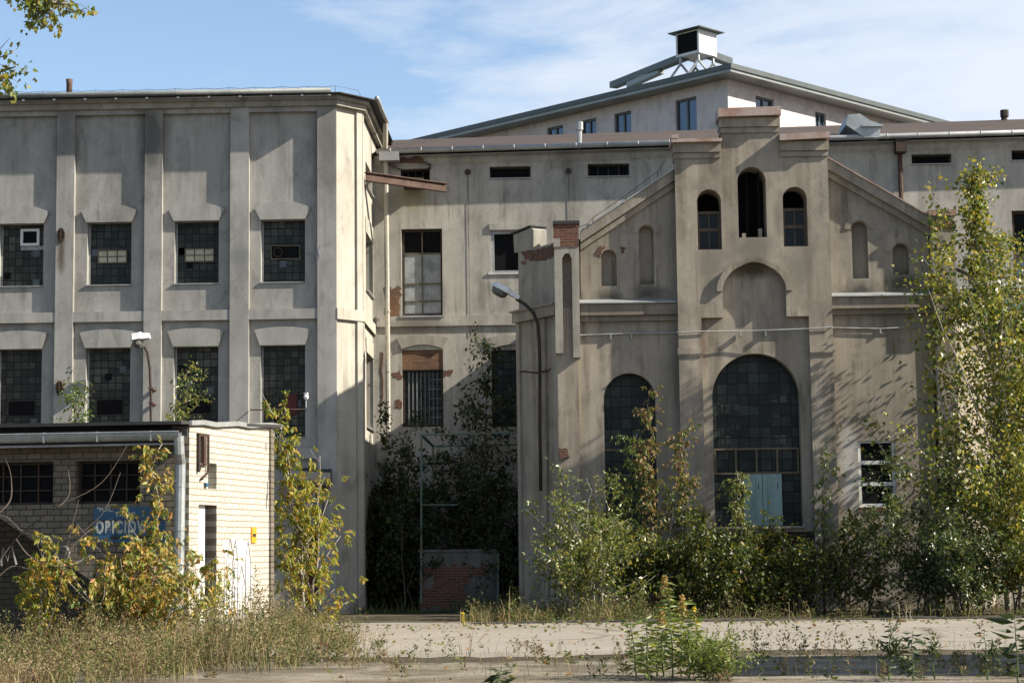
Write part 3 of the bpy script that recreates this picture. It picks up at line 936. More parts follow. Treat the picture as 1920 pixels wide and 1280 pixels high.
# downpipes
dp = MB()
xd = Bx + 0.36
dp.tube([(Bx + 0.40, YM - 0.7, Ztop + 0.2), (xd, YM - 0.35, Ztop - 0.5), (xd, YM - 0.35, zt(Bx) + 0.15)], 0.085, 8)
dp.tube([(xd, YM - 0.22, zt(Bx)), (xd + 0.03, YM - 0.22, 7.5), (xd + 0.03, YM - 0.22, 0)], 0.075, 8)
for z in (1.6, 3.4, 5.2, 7.0, 8.8):
    dp.tube([(xd + 0.03, YM - 0.22, z), (xd + 0.03, YM - 0.22, z + 0.04)], 0.09, 8)
pipe = dp.build('downpipe', M_pipe, midb, smooth=False)
MB().box(xd - 0.18, xd + 0.42, YM - 0.50, YM - 0.12, zt(Bx) - 0.16, zt(Bx) + 0.14).build('hopper', M_zincl, pipe)
rp = MB()
u, z = FM.uz(1686, 300)
rp.tube([(u, YM - 0.12, FM.z(1682, 290)), (u, YM - 0.12, FM.z(1688, 375))], 0.07, 8)
hp = rp.build('downpipe', M_rust, midb)
MB().box(u - 0.16, u + 0.16, YM - 0.45, YM - 0.05, FM.z(1682, 290), FM.z(1682, 266)).build('hopper', M_iron, hp)

# rusty I-beam
bm_ = thing('steel_beam', 'rusty steel I-beam sticking out between the two factory walls beneath the eaves', 'beam', P(760, 342, YM - 0.6))
a, b = P(686, 331, YL + 1.6), P(836, 352, YM - 0.75)
dv = (b - a).normalized()
sd = dv.cross(Vector((0, 0, 1))).normalized()
uv = sd.cross(dv)
mb = MB()
def slab(c0, c1, hw, hz, off):
    vs = []
    for c in (c0, c1):
        for s, t in ((-1, -1), (1, -1), (1, 1), (-1, 1)):
            vs.append(c + sd * hw * s + uv * (off + hz * t))
    mb.add(vs, [(0, 1, 2, 3), (7, 6, 5, 4), (0, 4, 5, 1), (1, 5, 6, 2), (2, 6, 7, 3), (3, 7, 4, 0)])
slab(a, b, 0.08, 0.014, 0.12)
slab(a, b, 0.08, 0.014, -0.12)
slab(a, b, 0.012, 0.108, 0)
mb.build('girder', M_rust, bm_)
mb = MB()
q = P(775, 338, YM - 0.55)
mb.box(q.x - 0.3, q.x + 0.3, q.y - 0.12, q.y + 0.5, q.z - 0.2, q.z + 0.06)
mb.build('hoist_block', M_iron, bm_)

# ================================================================== GABLED HALL
hall = thing('hall_building', 'brown plastered hall front with stepped centre tower and tall arched window', 'building', (Xp(1410, YG), YG, 0))
FT = Frame((0, YG), (1, 0))
FW = Frame((0, YW), (1, 0))
TL, TR = FT.u(1267.5, 420), FT.u(1555.5, 420)
CLx, CRx = FT.u(1352, 240), FT.u(1459, 240)
zs = FT.z(1400, 268)
zc_ = FT.z(1405, 222)
nich = (FT.u(1355, 545), FT.u(1473.5, 545))
zn_sp = FT.z(1414, 546)
zn_b = FT.z(1414, 594)
wide = (FT.u(1316, 640), FT.u(1518, 640))
r_n = (nich[1] - nich[0]) / 2
hl = []
def archpx(fr, a, b, ytop, ybot, yref):
    x0, x1 = fr.u(a, yref), fr.u(b, yref)
    zt_ = fr.z((a + b) / 2, ytop)
    return (x0, x1, fr.z((a + b) / 2, ybot), zt_ - (x1 - x0) / 2)
tw = [archpx(FT, 1308, 1353, 355, 468, 420), archpx(FT, 1384, 1437, 313, 445, 390), archpx(FT, 1468.5, 1514, 350, 462, 410)]
for w in tw:
    hl.append(arch(*w))
# the big recess is open at the ground, so it is cut into the outline
c_n = (nich[0] + nich[1]) / 2
headpts = []
for i in range(19):
    t = math.pi * i / 18
    headpts.append((c_n - r_n * math.cos(t), zn_sp + r_n * math.sin(t) * 0.86 + 0.05 * max(0, 1 - abs(math.cos(t)) * 2.2)))
outer = [(TL, 0), (wide[0], 0), (wide[0], zn_b), (nich[0], zn_b)] + headpts + [(nich[1], zn_b), (wide[1], zn_b), (wide[1], 0), (TR, 0), (TR, zs), (CRx, zs), (CRx, zc_), (CLx, zc_), (CLx, zs), (TL, zs)]
DR = 0.20
mb = MB(FT)
mb.plate(outer, hl, 0, DR + 0.002)
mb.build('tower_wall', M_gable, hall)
# recessed bay with the great arched window
big = archpx(FT, 1338, 1503, 661, 986, 800)
bay = [(TL + 0.02, 0), (TR - 0.02, 0), (TR - 0.02, zs - 0.02), (CRx - 0.02, zs - 0.02), (CRx - 0.02, zc_ - 0.02), (CLx + 0.02, zc_ - 0.02), (CLx + 0.02, zs - 0.02), (TL + 0.02, zs - 0.02)]
MB(FT).plate(bay, [arch(*w) for w in tw] + [arch(*big, n=24)], DR, DR + 0.55).build('bay_wall', M_gable, hall)
# hood mould over the niche
def ringband(c, zsp, r0, r1, k, peak, n=20):
    A = []
    for i in range(n + 1):
        t = math.pi * i / n
        A.append((c + r1 * math.cos(t), zsp + r1 * math.sin(t) * k + peak * max(0, 1 - abs(math.cos(t)) * 2.2)))
    B = []
    for i in range(n, -1, -1):
        t = math.pi * i / n
        B.append((c + r0 * math.cos(t), zsp + r0 * math.sin(t) * k + peak * max(0, 1 - abs(math.cos(t)) * 2.2)))
    return A + B
MB(FT).plate(ringband(c_n, zn_sp, r_n + 0.005, r_n + 0.17, 0.87, 0.05), [], -0.10, 0.02).build('hood_mould', M_gable, hall)
# pilaster capitals
cz0, cz1 = FT.z(1292, 664), FT.z(1292, 652)
for a, b in ((TL - 0.03, wide[0] + 0.002), (wide[1] - 0.002, TR + 0.03)):
    MB(FT).box(a, b, -0.05, 0.03, cz0, cz1).box(a + 0.015, b - 0.015, -0.025, 0.03, cz0 - 0.07, cz0).build('capital', M_gable, hall)
# cornices and flashing of the stepped top
def coping(x0, x1, z, ex0, ex1):
    MB(FT).box(x0 - ex0 * 0.4, x1 + ex1 * 0.4, -0.05, 0.65, z - 0.40, z - 0.26).box(x0 - ex0 * 0.7, x1 + ex1 * 0.7, -0.10, 0.65, z - 0.25, z - 0.0).build('cornice', M_gable, hall)
coping(CLx, CRx, zc_, 0.06, 0.06)
coping(TL, CLx - 0.03, zs, 0.05, 0.0)
coping(CRx + 0.03, TR, zs, 0.0, 0.05)
def flash(x0, x1, z, h, tilt=0.0, hf=0.05):
    m_ = MB(FT)
    m_.add([(x0, -0.26, z), (x1, -0.26, z + tilt), (x1, 0.75, z + tilt), (x0, 0.75, z), (x0, -0.26, z + hf), (x1, -0.26, z + hf + tilt), (x1, 0.75, z + h + tilt), (x0, 0.75, z + h)],
           [(0, 3, 2, 1), (4, 5, 6, 7), (0, 1, 5, 4), (1, 2, 6, 5), (2, 3, 7, 6), (3, 0, 4, 7)])
    return m_.build('coping', M_copper, hall)
flash(CLx - 0.09, CRx + 0.06, zc_ + 0.002, 0.3, 0.03, 0.23)
flash(TL - 0.09, CLx - 0.004, zs + 0.002, 0.09, 0.0, 0.09)
flash(CRx + 0.004, TR + 0.05, zs + 0.002, 0.3, 0.05, 0.17)
MB(FT).box(TL - 0.09, TL + 0.1, -0.27, 0.76, zs + 0.1, zs + 0.2).build('coping', M_copper, hall)
# tower windows
for i, w in enumerate(tw):
    x0, x1, z0, zsp = w
    if i == 1:
        q = MB(FT).box(x0 + 0.002, x1 - 0.002, 0.28, 0.34, z0, z0 + 0.05).build('window', M_iron, hall)
        g = MB(FT).box(x0 + 0.25, x0 + 0.29, 0.3, 0.34, z0 + 0.05, zsp + 0.3).box(x1 - 0.2, x1 - 0.14, 0.3, 0.34, z0 + 0.05, zsp + 0.3)
        g.build('mullion', M_black, q)
        MB(FT).box(x1 - 0.22, x1 - 0.12, 0.1, 0.2, z0 + 0.001, z0 + 0.25).build('rubble', M_gable, q)
        MB(FT).box(x0 + 0.1, x0 + 0.2, 0.1, 0.2, z0 + 0.001, z0 + 0.13).build('rubble', M_gable, q)
        continue
    q = MB(FT).plate(arch(x0 + 0.002, x1 - 0.002, z0 + 0.002, zsp), [rect(x0 + 0.06, x1 - 0.07, z0 + 0.06, z0 + 0.55), rect(x0 + 0.06, x1 - 0.07, z0 + 0.63, z0 + 1.02)], 0.2, 0.26)
    q = MB(FT).plate(rect(x0 + 0.002, x1 - 0.002, z0 + 0.002, z0 + 1.08), [rect(x0 + 0.07, x1 - 0.08, z0 + 0.06, z0 + 0.53), rect(x0 + 0.07, x1 - 0.08, z0 + 0.62, z0 + 1.0)], 0.24, 0.31).build('window', M_wood, hall)
    MB(FT).box(x0 + 0.07, x1 - 0.08, 0.28, 0.29, z0 + 0.06, z0 + 0.53).build('pane', M_darkglass, q)
    MB(FT).box(x0 + 0.07, x1 - 0.08, 0.28, 0.29, z0 + 0.62, z0 + 1.0).build('pane', M_darkglass, q)
    MB(FT).box((x0 + x1) / 2 - 0.015, (x0 + x1) / 2 + 0.015, 0.25, 0.275, z0 + 0.06, z0 + 1.0).build('glazing_bar', M_wood, q)
    c, r_ = (x0 + x1) / 2, (x1 - x0) / 2
# great window
x0, x1, z0, zsp = big
q = MB(FT).plate(arch(x0 + 0.002, x1 - 0.002, z0 + 0.002, zsp, n=24), [], DR + 0.33, DR + 0.37).build('window', M_glassbig, hall)
ztr0, ztr1 = FT.z(1425, 886, DR), FT.z(1425, 840, DR)
g = MB(FT)
for k in range(5):
    x = x0 + 0.06 + (x1 - x0 - 0.12) * k / 4
    g.box(x - 0.025, x + 0.025, DR + 0.27, DR + 0.325, ztr0 + 0.025, ztr1 - 0.025)
g.box(x0 + 0.01, x1 - 0.01, DR + 0.265, DR + 0.325, ztr0 - 0.025, ztr0 + 0.025)
g.box(x0 + 0.01, x1 - 0.01, DR + 0.265, DR + 0.325, ztr1 - 0.025, ztr1 + 0.025)
g.build('transom', M_ochre, q)
g = MB(FT)
rnd = random.Random(3)
for row in range(5):
    zz = FT.z(1425, 830 - row * 19.5)
    for k in range(8):
        if rnd.random() < 0.36:
            xx = x0 + 0.25 + k * 0.26
            if xx < x1 - 0.3:
                MB(FT).box(xx, xx + 0.235, DR + 0.318, DR + 0.329, zz, zz + 0.235).build('replaced_pane', M_glass[(row + k) % 3], q)
for a, b in ((1394, 1429.5), (1430.5, 1466)):
    d = MB(FT).box(FT.u(a, 930, DR + .3), FT.u(b, 930, DR + .3), DR + 0.24, DR + 0.3, z0 + 0.02, ztr0 - 0.027).build('door_leaf', M_teal, q)
    MB(FT).box(FT.u(b - 4, 930), FT.u(b - 3, 930), DR + 0.225, DR + 0.24, z0 + 1.0, z0 + 1.15).build('handle', M_iron, d)
MB(FT).box(wide[0] + 0.002, wide[1] - 0.002, DR - 0.02, DR + 0.1, 0.0, z0 - 0.15).build('brick_apron', M_dkbrick, hall)
MB(FT).box(x0 - 0.04, x1 + 0.04, DR - 0.06, DR + 0.3, z0 - 0.06, z0).build('window_sill', M_gable, hall)

# wings
gl = [FW.uz(1266, 322), FW.uz(1088, 438)]
gr = [FW.uz(1555, 300), FW.uz(1746, 414)]
WLx, WRx = FW.u(1046, 700), FW.u(1746, 600)
nl = [archpx(FW, 1127.5, 1156, 468, 536, 500), archpx(FW, 1198.5, 1226, 423, 533, 480)]
nr = [archpx(FW, 1598, 1628, 415, 522, 480), archpx(FW, 1674, 1704, 457, 515, 490)]
low = archpx(FW, 1133, 1230, 699, 985, 800)
rw = (FW.u(1610, 890), FW.u(1680, 890), FW.z(1640, 950), FW.z(1640, 826))
sl_l = (gl[0][1] - gl[1][1]) / (gl[0][0] - gl[1][0])
zl_end = gl[1][1] + (WLx - gl[1][0]) * sl_l
mb = MB(FW)
zlo = FW.z(1066, 560)
mb.plate([(WLx, 0), (TL + 0.1, 0), (TL + 0.1, gl[0][1]), gl[1], (gl[1][0], zlo), (WLx, zlo)], [arch(*w) for w in nl] + [arch(*low, n=18)], 0, 0.30)
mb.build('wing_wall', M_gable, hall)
mb = MB(FW)
mb.plate([(TR - 0.1, 0), (WRx, 0), (WRx, gr[1][1]), (TR - 0.1, gr[0][1] + 0.05)], [arch(*w) for w in nr] + [rect(*rw)], 0, 0.30)
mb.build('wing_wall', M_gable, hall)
mb = MB(FW)
mb.plate([(WLx, 0), (TL + 0.1, 0), (TL + 0.1, gl[0][1] - 0.05), (gl[1][0], gl[1][1] - 0.05), (gl[1][0], zlo), (WLx, zlo)], [arch(low[0] - 0.05, low[1] + 0.05, low[2], low[3], n=18)], 0.28, 0.45)
mb.plate([(TR - 0.1, 0), (WRx, 0), (WRx, gr[1][1] - 0.05), (TR - 0.1, gr[0][1])], [rect(*rw)], 0.28, 0.60)
mb.build('wing_wall', M_gable, hall)
# little hoods round the blind niches
for (w, has) in ((nl[1], 1), (nr[0], 1), (nr[1], 1)):
    c, r_ = (w[0] + w[1]) / 2, (w[1] - w[0]) / 2
    MB(FW).plate(ringband(c, w[3], r_ + 0.03, r_ + 0.19, 1.0, 0.0, 14), [], -0.03, 0.02).build('hood_mould', M_gable, hall)
ragged(FW, [(1117, 480), (1118, 468), (1127, 461), (1135, 462), (1133, 468), (1127, 474), (1126, 482)], -0.012, 0.01, M_red, 'exposed_brick', hall, 8, 0.03, 3)
ragged(FW, [(1163, 462), (1174, 464), (1170, 472), (1165, 476)], -0.012, 0.01, M_red, 'exposed_brick', hall, 9, 0.03, 3)
ragged(FW, [(1048, 840), (1064, 842), (1066, 856), (1050, 862)], -0.23, -0.1, M_red, 'exposed_brick', hall, 10, 0.03, 3)
# raking cornices
def rake(a, b, name):
    a, b = Vector((a[0], 0, a[1])), Vector((b[0], 0, b[1]))
    d = (b - a)
    for (o, up1, up0) in ((0.10, -0.28, -0.46), (0.22, 0.02, -0.27)):
        vs = []
        for p in (a, b):
            vs += [(p.x, -o, p.z + up0), (p.x, 0.40, p.z + up0), (p.x, 0.40, p.z + up1), (p.x, -o, p.z + up1)]
        yield vs
fcs = [(0, 1, 2, 3), (7, 6, 5, 4), (0, 4, 5, 1), (1, 5, 6, 2), (2, 6, 7, 3), (3, 7, 4, 0)]
for a, b in ((gl[1], (TL, gl[0][1])), ((TR, gr[0][1]), gr[1])):
    mb = MB(FW)
    for vs in rake(a, b, ''):
        mb.add(vs, fcs)
    mb.build('raking_cornice', M_gable, hall)
    mb = MB(FW)
    vs = []
    for p in (a, b):
        vs += [(p[0], -0.27, p[1] + 0.022), (p[0], 0.45, p[1] + 0.022), (p[0], 0.45, p[1] + 0.06), (p[0], -0.27, p[1] + 0.06)]
    mb.add(vs, fcs)
    mb.build('coping', M_copper if a[0] > TL else M_zinc, hall)
# horizontal cornices of the wings
for a, b, yy in ((FW.u(1088, 570), TL + 0.02, 569), (TR - 0.0, WRx + 0.25, 556)):
    zz = FW.z(1180 if a < TL else 1650, yy)
    MB(FW).box(a, b, -0.10, 0.02, zz - 0.48, zz - 0.34).box(a, b, -0.20, 0.02, zz - 0.33, zz - 0.02).build('cornice', M_gable, hall)
    MB(FW).add([(a - 0.02, -0.27, zz - 0.018), (b + 0.02, -0.27, zz - 0.018), (b + 0.02, 0.0, zz + 0.09), (a - 0.02, 0.0, zz + 0.09), (a - 0.02, -0.27, zz + 0.01), (b + 0.02, -0.27, zz + 0.01), (b + 0.02, 0.0, zz + 0.12), (a - 0.02, 0.0, zz + 0.12)],
               [(0, 3, 2, 1), (4, 5, 6, 7), (0, 1, 5, 4), (1, 2, 6, 5), (2, 3, 7, 6), (3, 0, 4, 7)]).build('ledge', M_zincl, hall)
# lower left arched window
x0, x1, z0, zsp = low
q = MB(FW).plate(arch(x0 + 0.002, x1 - 0.002, z0 + 0.002, zsp, n=18), [], 0.30, 0.34).build('window', M_glassbig, hall)
g = MB(FW)
for py in (842, 890):
    z = FW.z(1180, py)
    g.box(x0 + 0.01, x1 - 0.01, 0.25, 0.295, z - 0.025, z + 0.025)
g.build('transom', M_ochre, q)
MB(FW).box(x0 - 0.05, x1 + 0.05, -0.05, 0.25, z0 - 0.07, z0).build('sill', M_gable, q)
# right white framed window
q = MB(FW).plate(rect(*rw), [rect(rw[0] + 0.08, rw[1] - 0.08, rw[2] + 0.09 + k * 0.57, rw[2] + 0.56 + k * 0.57) for k in range(3)], 0.06, 0.16).build('window', M_whitep, hall)
MB(FW).box(rw[0] + 0.05, rw[1] - 0.05, 0.11, 0.13, rw[2] + 0.05, rw[3] - 0.05).build('pane', M_black, q)
MB(FW).box(rw[0] - 0.02, rw[1] + 0.02, -0.03, 0.05, rw[2] - 0.14, rw[2] - 0.003).build('brick_sill', M_red, hall)
# left corner: buttress, pinnacle with slot
bl, br_ = FW.u(1047, 800), FW.u(1086, 800)
zb1 = FW.z(1066, 668)
MB(FW).box(bl, br_, -0.16, 0.05, 0, zb1 + 1.3).build('buttress', M_gable, hall)
pl, pr_ = FW.u(1040.5, 560), FW.u(1086.5, 560)
zp1, zp0 = FW.z(1062, 466), zb1
s0, s1 = FW.u(1055, 560), FW.u(1073, 560)
zsl = FW.z(1064, 478)
pin = [(pl, FW.z(1048, 664)), (s0, FW.z(1048, 664)), (s0, zsl - 0.12), ((s0 + s1) / 2 - 0.04, zsl), ((s0 + s1) / 2 + 0.06, zsl), (s1, zsl - 0.14), (s1, FW.z(1080, 672)), (pr_, FW.z(1080, 672)), (pr_, zp1), (pl, zp1)]
MB(FW).plate(pin, [], -0.30, 0.05).build('pinnacle', M_trim, hall)
ptop = FW.z(1062, 424)
q = MB(FW).box(pl - 0.02, pr_ + 0.0, -0.32, 0.1, zp1, ptop).build('pinnacle_head', M_red, hall)
MB(FW).box(pl - 0.03, pr_ + 0.03, -0.36, 0.12, ptop + 0.001, ptop + 0.09).build('cap_slab', M_tar, q)
MB(FW).box(pl - 0.022, pl + 0.16, -0.325, 0.1, zp1 - 0.001, zp1 + 0.22).build('plaster_remnant', M_trim, q)
# chamfer on the left
ch0 = Vector((FW.u(1048, 700), YW))
pe = P(971, 700, YW + 1.75)
fch = Frame((pe.x, pe.y), (ch0.x - pe.x, ch0.y - pe.y))
lch = (Vector((ch0.x, ch0.y)) - Vector((pe.x, pe.y))).length
zch = P(1005, 580, YW + 0.9).z
mb = MB(fch)
mb.box(0, lch + 0.05, 0, 0.4, 0, zch)
ffl = Frame((pe.x, YM), (0, -1))
mb.build('chamfer_wall', M_gable, hall)
MB().box(pe.x, pe.x + 0.4, pe.y + 0.25, YM - 0.005, 0, zch - 0.2).build('flank_wall', M_gable, hall)
mb = MB(fch)
mb.box(-0.06, lch + 0.02, -0.14, 0.45, zch - 0.28, zch + 0.0)
mb.box(-0.1, lch + 0.02, -0.20, 0.45, zch + 0.001, zch + 0.06)
mb.build('cornice', M_gable, hall)
# strips on the chamfer
mb = MB(fch)
mb.box(0.02, 0.18, -0.06, 0.02, 0, zch - 0.29)
mb.box(lch - 0.75, lch - 0.6, -0.05, 0.02, 0, zch - 0.29)
mb.build('pilaster_strip', M_gable, hall)
# upper parapet standing on the chamfer, with its broken brick top
FP = fch
PO = 0.06
q_ = [fch.uz(*p, off=PO) for p in ((971, 472), (1008, 464), (1044, 452))]
tp = [(0.0, zch + 0.061), (lch + 0.03, zch + 0.061), (lch + 0.03, q_[2][1]), q_[1], (0.0, q_[0][1])]
MB(fch).plate(tp, [], PO, PO + 0.28).build('parapet', M_trim, hall)
ragged(fch, [(974, 474), (1010, 466), (1040, 456), (1040, 478), (1015, 489), (985, 487)], PO - 0.014, PO + 0.01, M_red, 'exposed_brick', hall, 14, 0.04)
ragged(fch, [(974, 488), (983, 488), (983, 495), (974, 495)], PO - 0.014, PO + 0.01, M_orange, 'exposed_brick', hall, 15, 0.03, 3)
po = [fch.uz(*p, off=PO) for p in ((966, 474), (1002, 468), (1002, 431), (997, 427), (964, 441))]
MB(fch).plate(po, [], PO - 0.03, PO + 0.40).build('parapet_post', M_trim, hall)
a, b = fch.uz(962, 440, PO), fch.uz(999, 425, PO)
MB(fch).add([(a[0], PO - 0.09, a[1]), (b[0], PO - 0.09, b[1]), (b[0], PO + 0.46, b[1]), (a[0], PO + 0.46, a[1]), (a[0], PO - 0.09, a[1] + 0.04), (b[0], PO - 0.09, b[1] + 0.04), (b[0], PO + 0.46, b[1] + 0.04), (a[0], PO + 0.46, a[1] + 0.04)],
            [(0, 3, 2, 1), (4, 5, 6, 7), (0, 1, 5, 4), (1, 2, 6, 5), (2, 3, 7, 6), (3, 0, 4, 7)]).build('coping', M_tar, hall)
MB(FW).box(WLx + 0.01, gl[1][0] - 0.002, 0.03, 0.14, zlo - 0.05, gl[1][1] - 0.15).build('pinnacle_back', M_gable, hall)
# right corner pinnacle and chamfer
pl2, pr2 = FW.u(1748, 600), FW.u(1792, 600)
zt2 = FW.z(1770, 408)
q = MB(FW).box(pl2, pr2, -0.28, 0.3, FW.z(1770, 600), zt2).box(pl2 + 0.05, pr2 - 0.05, -0.12, 0.3, 0, FW.z(1770, 600)).build('pinnacle', M_gable, hall)
MB(FW).box(pl2 - 0.06, pr2 + 0.06, -0.36, 0.4, zt2 + 0.001, zt2 + 0.16).build('coping', M_copper, q)
MB(FW).box(pl2 - 0.03, pr2 + 0.03, -0.31, 0.35, zt2 - 0.35, zt2 - 0.18).build('brick_band', M_red, q)
fr2 = Frame((pr2, YW + 0.1), (0.6, 0.8))
mb = MB(fr2)
mb.box(0, 1.9, 0, 0.4, 0, FW.z(1770, 560))
e = Vector((pr2, YW + 0.1, 0)) + Vector((0.6, 0.8, 0)) * 1.9
mb.build('chamfer_wall', M_gable, hall)
MB().box(e.x - 0.4, e.x, e.y, YM, 0, FW.z(1770, 580)).build('flank_wall', M_gable, hall)
# hall roof behind the gable
hr = MB()
zr = FW.z(1410, 285)
rl = [(pe.x, zch - 0.25), ((TL + TR) / 2, zch + 2.9), (WRx, gr[1][1] - 0.6)]
sx_ = (rl[1][1] - rl[0][1]) / (rl[1][0] - rl[0][0])
zx_ = lambda x: rl[0][1] + (x - rl[0][0]) * sx_
hr.add([(ch0.x + 0.3, YW + 0.46, zx_(ch0.x + 0.3)), (rl[1][0], YW + 0.46, rl[1][1]), (rl[2][0], YW + 0.46, rl[2][1]), (rl[2][0], YM + 0.02, rl[2][1]), (rl[1][0], YM + 0.02, rl[1][1]), (pe.x + 0.1, YM + 0.02, zx_(pe.x + 0.1)), (pe.x + 0.1, pe.y + 0.5, zx_(pe.x + 0.1))],
       [(0, 1, 4, 5, 6), (1, 2, 3, 4)])
hr.build('roof', M_tar, hall)
MB().box(TL + 0.1, TR - 0.1, YM - 0.6, YM - 0.3, 0, zs - 0.4).build('rear_wall', M_black, hall)  # painted black to make the hall interior look unlit
MB(FT).box(TL + 0.05, TR - 0.05, DR + 0.72, DR + 0.80, FT.z(1410, 480), zs - 0.1).build('tower_blackout', M_black, hall)  # added black sheet that keeps the tower openings dark

# cable along the front
cab = thing('wall_cable', 'thin cable strung along the brown hall front above the windows', 'cable', P(1410, 622, YG))
mb = MB()
mb.tube([P(1050, 632, YW - 0.1), P(1092, 628, YW - 0.06), P(1180, 625, YW - 0.06), P(1268, 624, YW - 0.06), P(1270, 623, YG - 0.04), P(1315, 621, YG - 0.04), P(1410, 620, YG + 0.02), P(1517, 616, YG - 0.04), P(1559, 613, YG - 0.04), P(1562, 614, YW - 0.06), P(1650, 616, YW - 0.06), P(1744, 611, YW - 0.06)], 0.018, 5)
for px, py, Y in ((1145, 628, YW), (1184, 628, YW), (1388, 623, YG + 0.15), (1435, 622, YG + 0.15), (1650, 617, YW)):
    a = P(px, py, Y)
    mb.box(a.x - 0.02, a.x + 0.02, Y - 0.08, Y + 0.02, a.z - 0.12, a.z + 0.02)
mb.build('cable_run', M_greyboard, cab)
mb = MB()
pts = [P(1060, 436, YW - 0.2), P(1102, 420, YW - 0.3), P(1112, 408, YW - 0.3), P(1175, 365, YW - 0.3), P(1233, 322, YW - 0.3), P(1247, 299, YW - 0.3)]
mb.tube(pts, 0.008, 4)
for p in pts[1:5]:
    mb.tube([p, p - Vector((0, 0, 0.14))], 0.01, 4)
mb.build('lightning_wire', M_iron, cab)

# ================================================================== ANNEX ON THE RIGHT
anx = thing('annex_building', 'low brick annex behind the poplar with a sloping white topped wall', 'building', (Xp(1860, 54.2), 54.2, 0))
FA = Frame((0, 54.2), (1, 0))
ax0, ax1 = e.x + 0.01, FA.u(2200, 600)
za0, za1 = FA.z(1800, 552), FA.z(1920, 545)
anw = (FA.u(1838, 640), FA.u(1880, 640), FA.z(1860, 640), FA.z(1860, 566))
MB(FA).plate(rect(ax0, ax1, 0, za0), [rect(*anw)], 0, 0.4).build('wall', M_mid, anx)
q = MB(FA).box(anw[0], anw[1], 0.2, 0.25, anw[2], anw[3]).build('window', M_glass[2], anx)
MB(FA).box(ax0, ax1, -0.15, 2.88, za0 + 0.001, za0 + 0.14).build('roof', M_tar, anx)
MB(FA).box(ax0, ax1, -0.12, 0.3, za0 + 0.14, za0 + 0.42).build('parapet', M_white, anx)
a, b = FA.uz(1796, 498), FA.uz(1852, 522)
MB(FA).plate([(ax0, za0 + 0.42), (b[0] + 0.3, za0 + 0.42), (b[0] + 0.3, b[1] - 0.15), (a[0] - 0.2, a[1] + 0.1), (ax0, a[1] + 0.1)], [], 0.5, 0.8).build('stair_wall', M_mid, anx)
MB(FA).add([(a[0] - 0.2, 0.4, a[1] + 0.12), (b[0] + 0.35, 0.4, b[1] - 0.14), (b[0] + 0.35, 0.9, b[1] - 0.14), (a[0] - 0.2, 0.9, a[1] + 0.12), (a[0] - 0.2, 0.4, a[1] + 0.2), (b[0] + 0.35, 0.4, b[1] - 0.06), (b[0] + 0.35, 0.9, b[1] - 0.06), (a[0] - 0.2, 0.9, a[1] + 0.2)],
           [(0, 3, 2, 1), (4, 5, 6, 7), (0, 1, 5, 4), (1, 2, 6, 5), (2, 3, 7, 6), (3, 0, 4, 7)]).build('coping', M_zincl, anx)
ragged(FA, [(1895, 700), (1925, 690), (1925, 722), (1900, 726)], -0.012, 0.01, M_red, 'exposed_brick', anx, 21, 0.05)
ragged(FA, [(1870, 800), (1895, 790), (1896, 860), (1872, 866)], -0.012, 0.01, M_red, 'exposed_brick', anx, 22, 0.05)
ragged(FA, [(1800, 640), (1812, 640), (1812, 850), (1798, 850)], -0.012, 0.01, M_red, 'exposed_brick', anx, 23, 0.05)
mb = MB(FA)
for k in range(5):
    a = FA.uz(1890 + k * 9, 560 + (k % 2) * 16)
    mb.tube([(a[0] + 0.16 * math.cos(t * 0.7), -0.125, a[1] - 0.3 + 0.22 * math.sin(t * 0.7 + k)) for t in range(9)], 0.035, 5)
mb.build('graffiti', M_cyan, anx)

# ================================================================== MODERN BUILDING BEHIND
YC = 96.0
pc = P(1370, 134, YC)
dL = ray(-2650, 1030); dL = Vector((dL.x, dL.y)).normalized()
dR = ray(4630, 1030); dR = Vector((dR.x, dR.y)).normalized()
mod = thing('modern_building', 'pale pink modern building with wide grey eaves rising behind the hall roof', 'building', (pc.x, pc.y, 0))
ze = pc.z
ov = 1.1
LL, LR = 34.0, 24.0
c2 = Vector((pc.x, pc.y))
wc = c2 + dL * ov + dR * ov
fl_ = Frame((wc + dL * LL)[:], -dL)
frr = Frame(wc[:], dR)
lw, rwn = [], []
for a, b, y0, y1 in ((1266, 1306, 262, 180), (1151, 1183, 262, 207), (1089, 1117, 262, 221), (1025, 1055, 262, 234)):
    u0_, u1_ = fl_.u(a, 200), fl_.u(b, 200)
    lw.append((u0_, u1_, fl_.z((a + b) / 2, y0), fl_.z(b, y1)))
for a, b, y0, y1 in ((1417, 1451, 250, 179), (1528, 1548, 262, 209), (1592, 1610, 270, 228)):
    u0_, u1_ = frr.u(a, 200), frr.u(b, 200)
    rwn.append((u0_, u1_, frr.z((a + b) / 2, y0), frr.z(a, y1)))
MB(fl_).plate(rect(0, LL, 0, ze), [rect(*w) for w in lw], 0, 0.4).build('wall', M_modern, mod)
MB(frr).plate(rect(0.0, LR, 0, ze), [rect(*w) for w in rwn], 0, 0.4).build('wall', M_modern, mod)
for fr_, ws in ((fl_, lw), (frr, rwn)):
    for w in ws:
        q = MB(fr_).plate(rect(*w), [rect(w[0] + 0.1, w[1] - 0.1, w[2] + 0.1, w[3] - 0.1)], 0.12, 0.28).build('window', M_greenm, mod)
        MB(fr_).box(w[0] + 0.1, w[1] - 0.1, 0.2, 0.24, w[2] + 0.1, w[3] - 0.1).build('pane', M_blueglass, q)
        mm = (w[0] + w[1]) / 2
        MB(fr_).box(mm - 0.05, mm + 0.05, 0.13, 0.198, w[2] + 0.1, w[3] - 0.1).build('mullion', M_greenm, q)
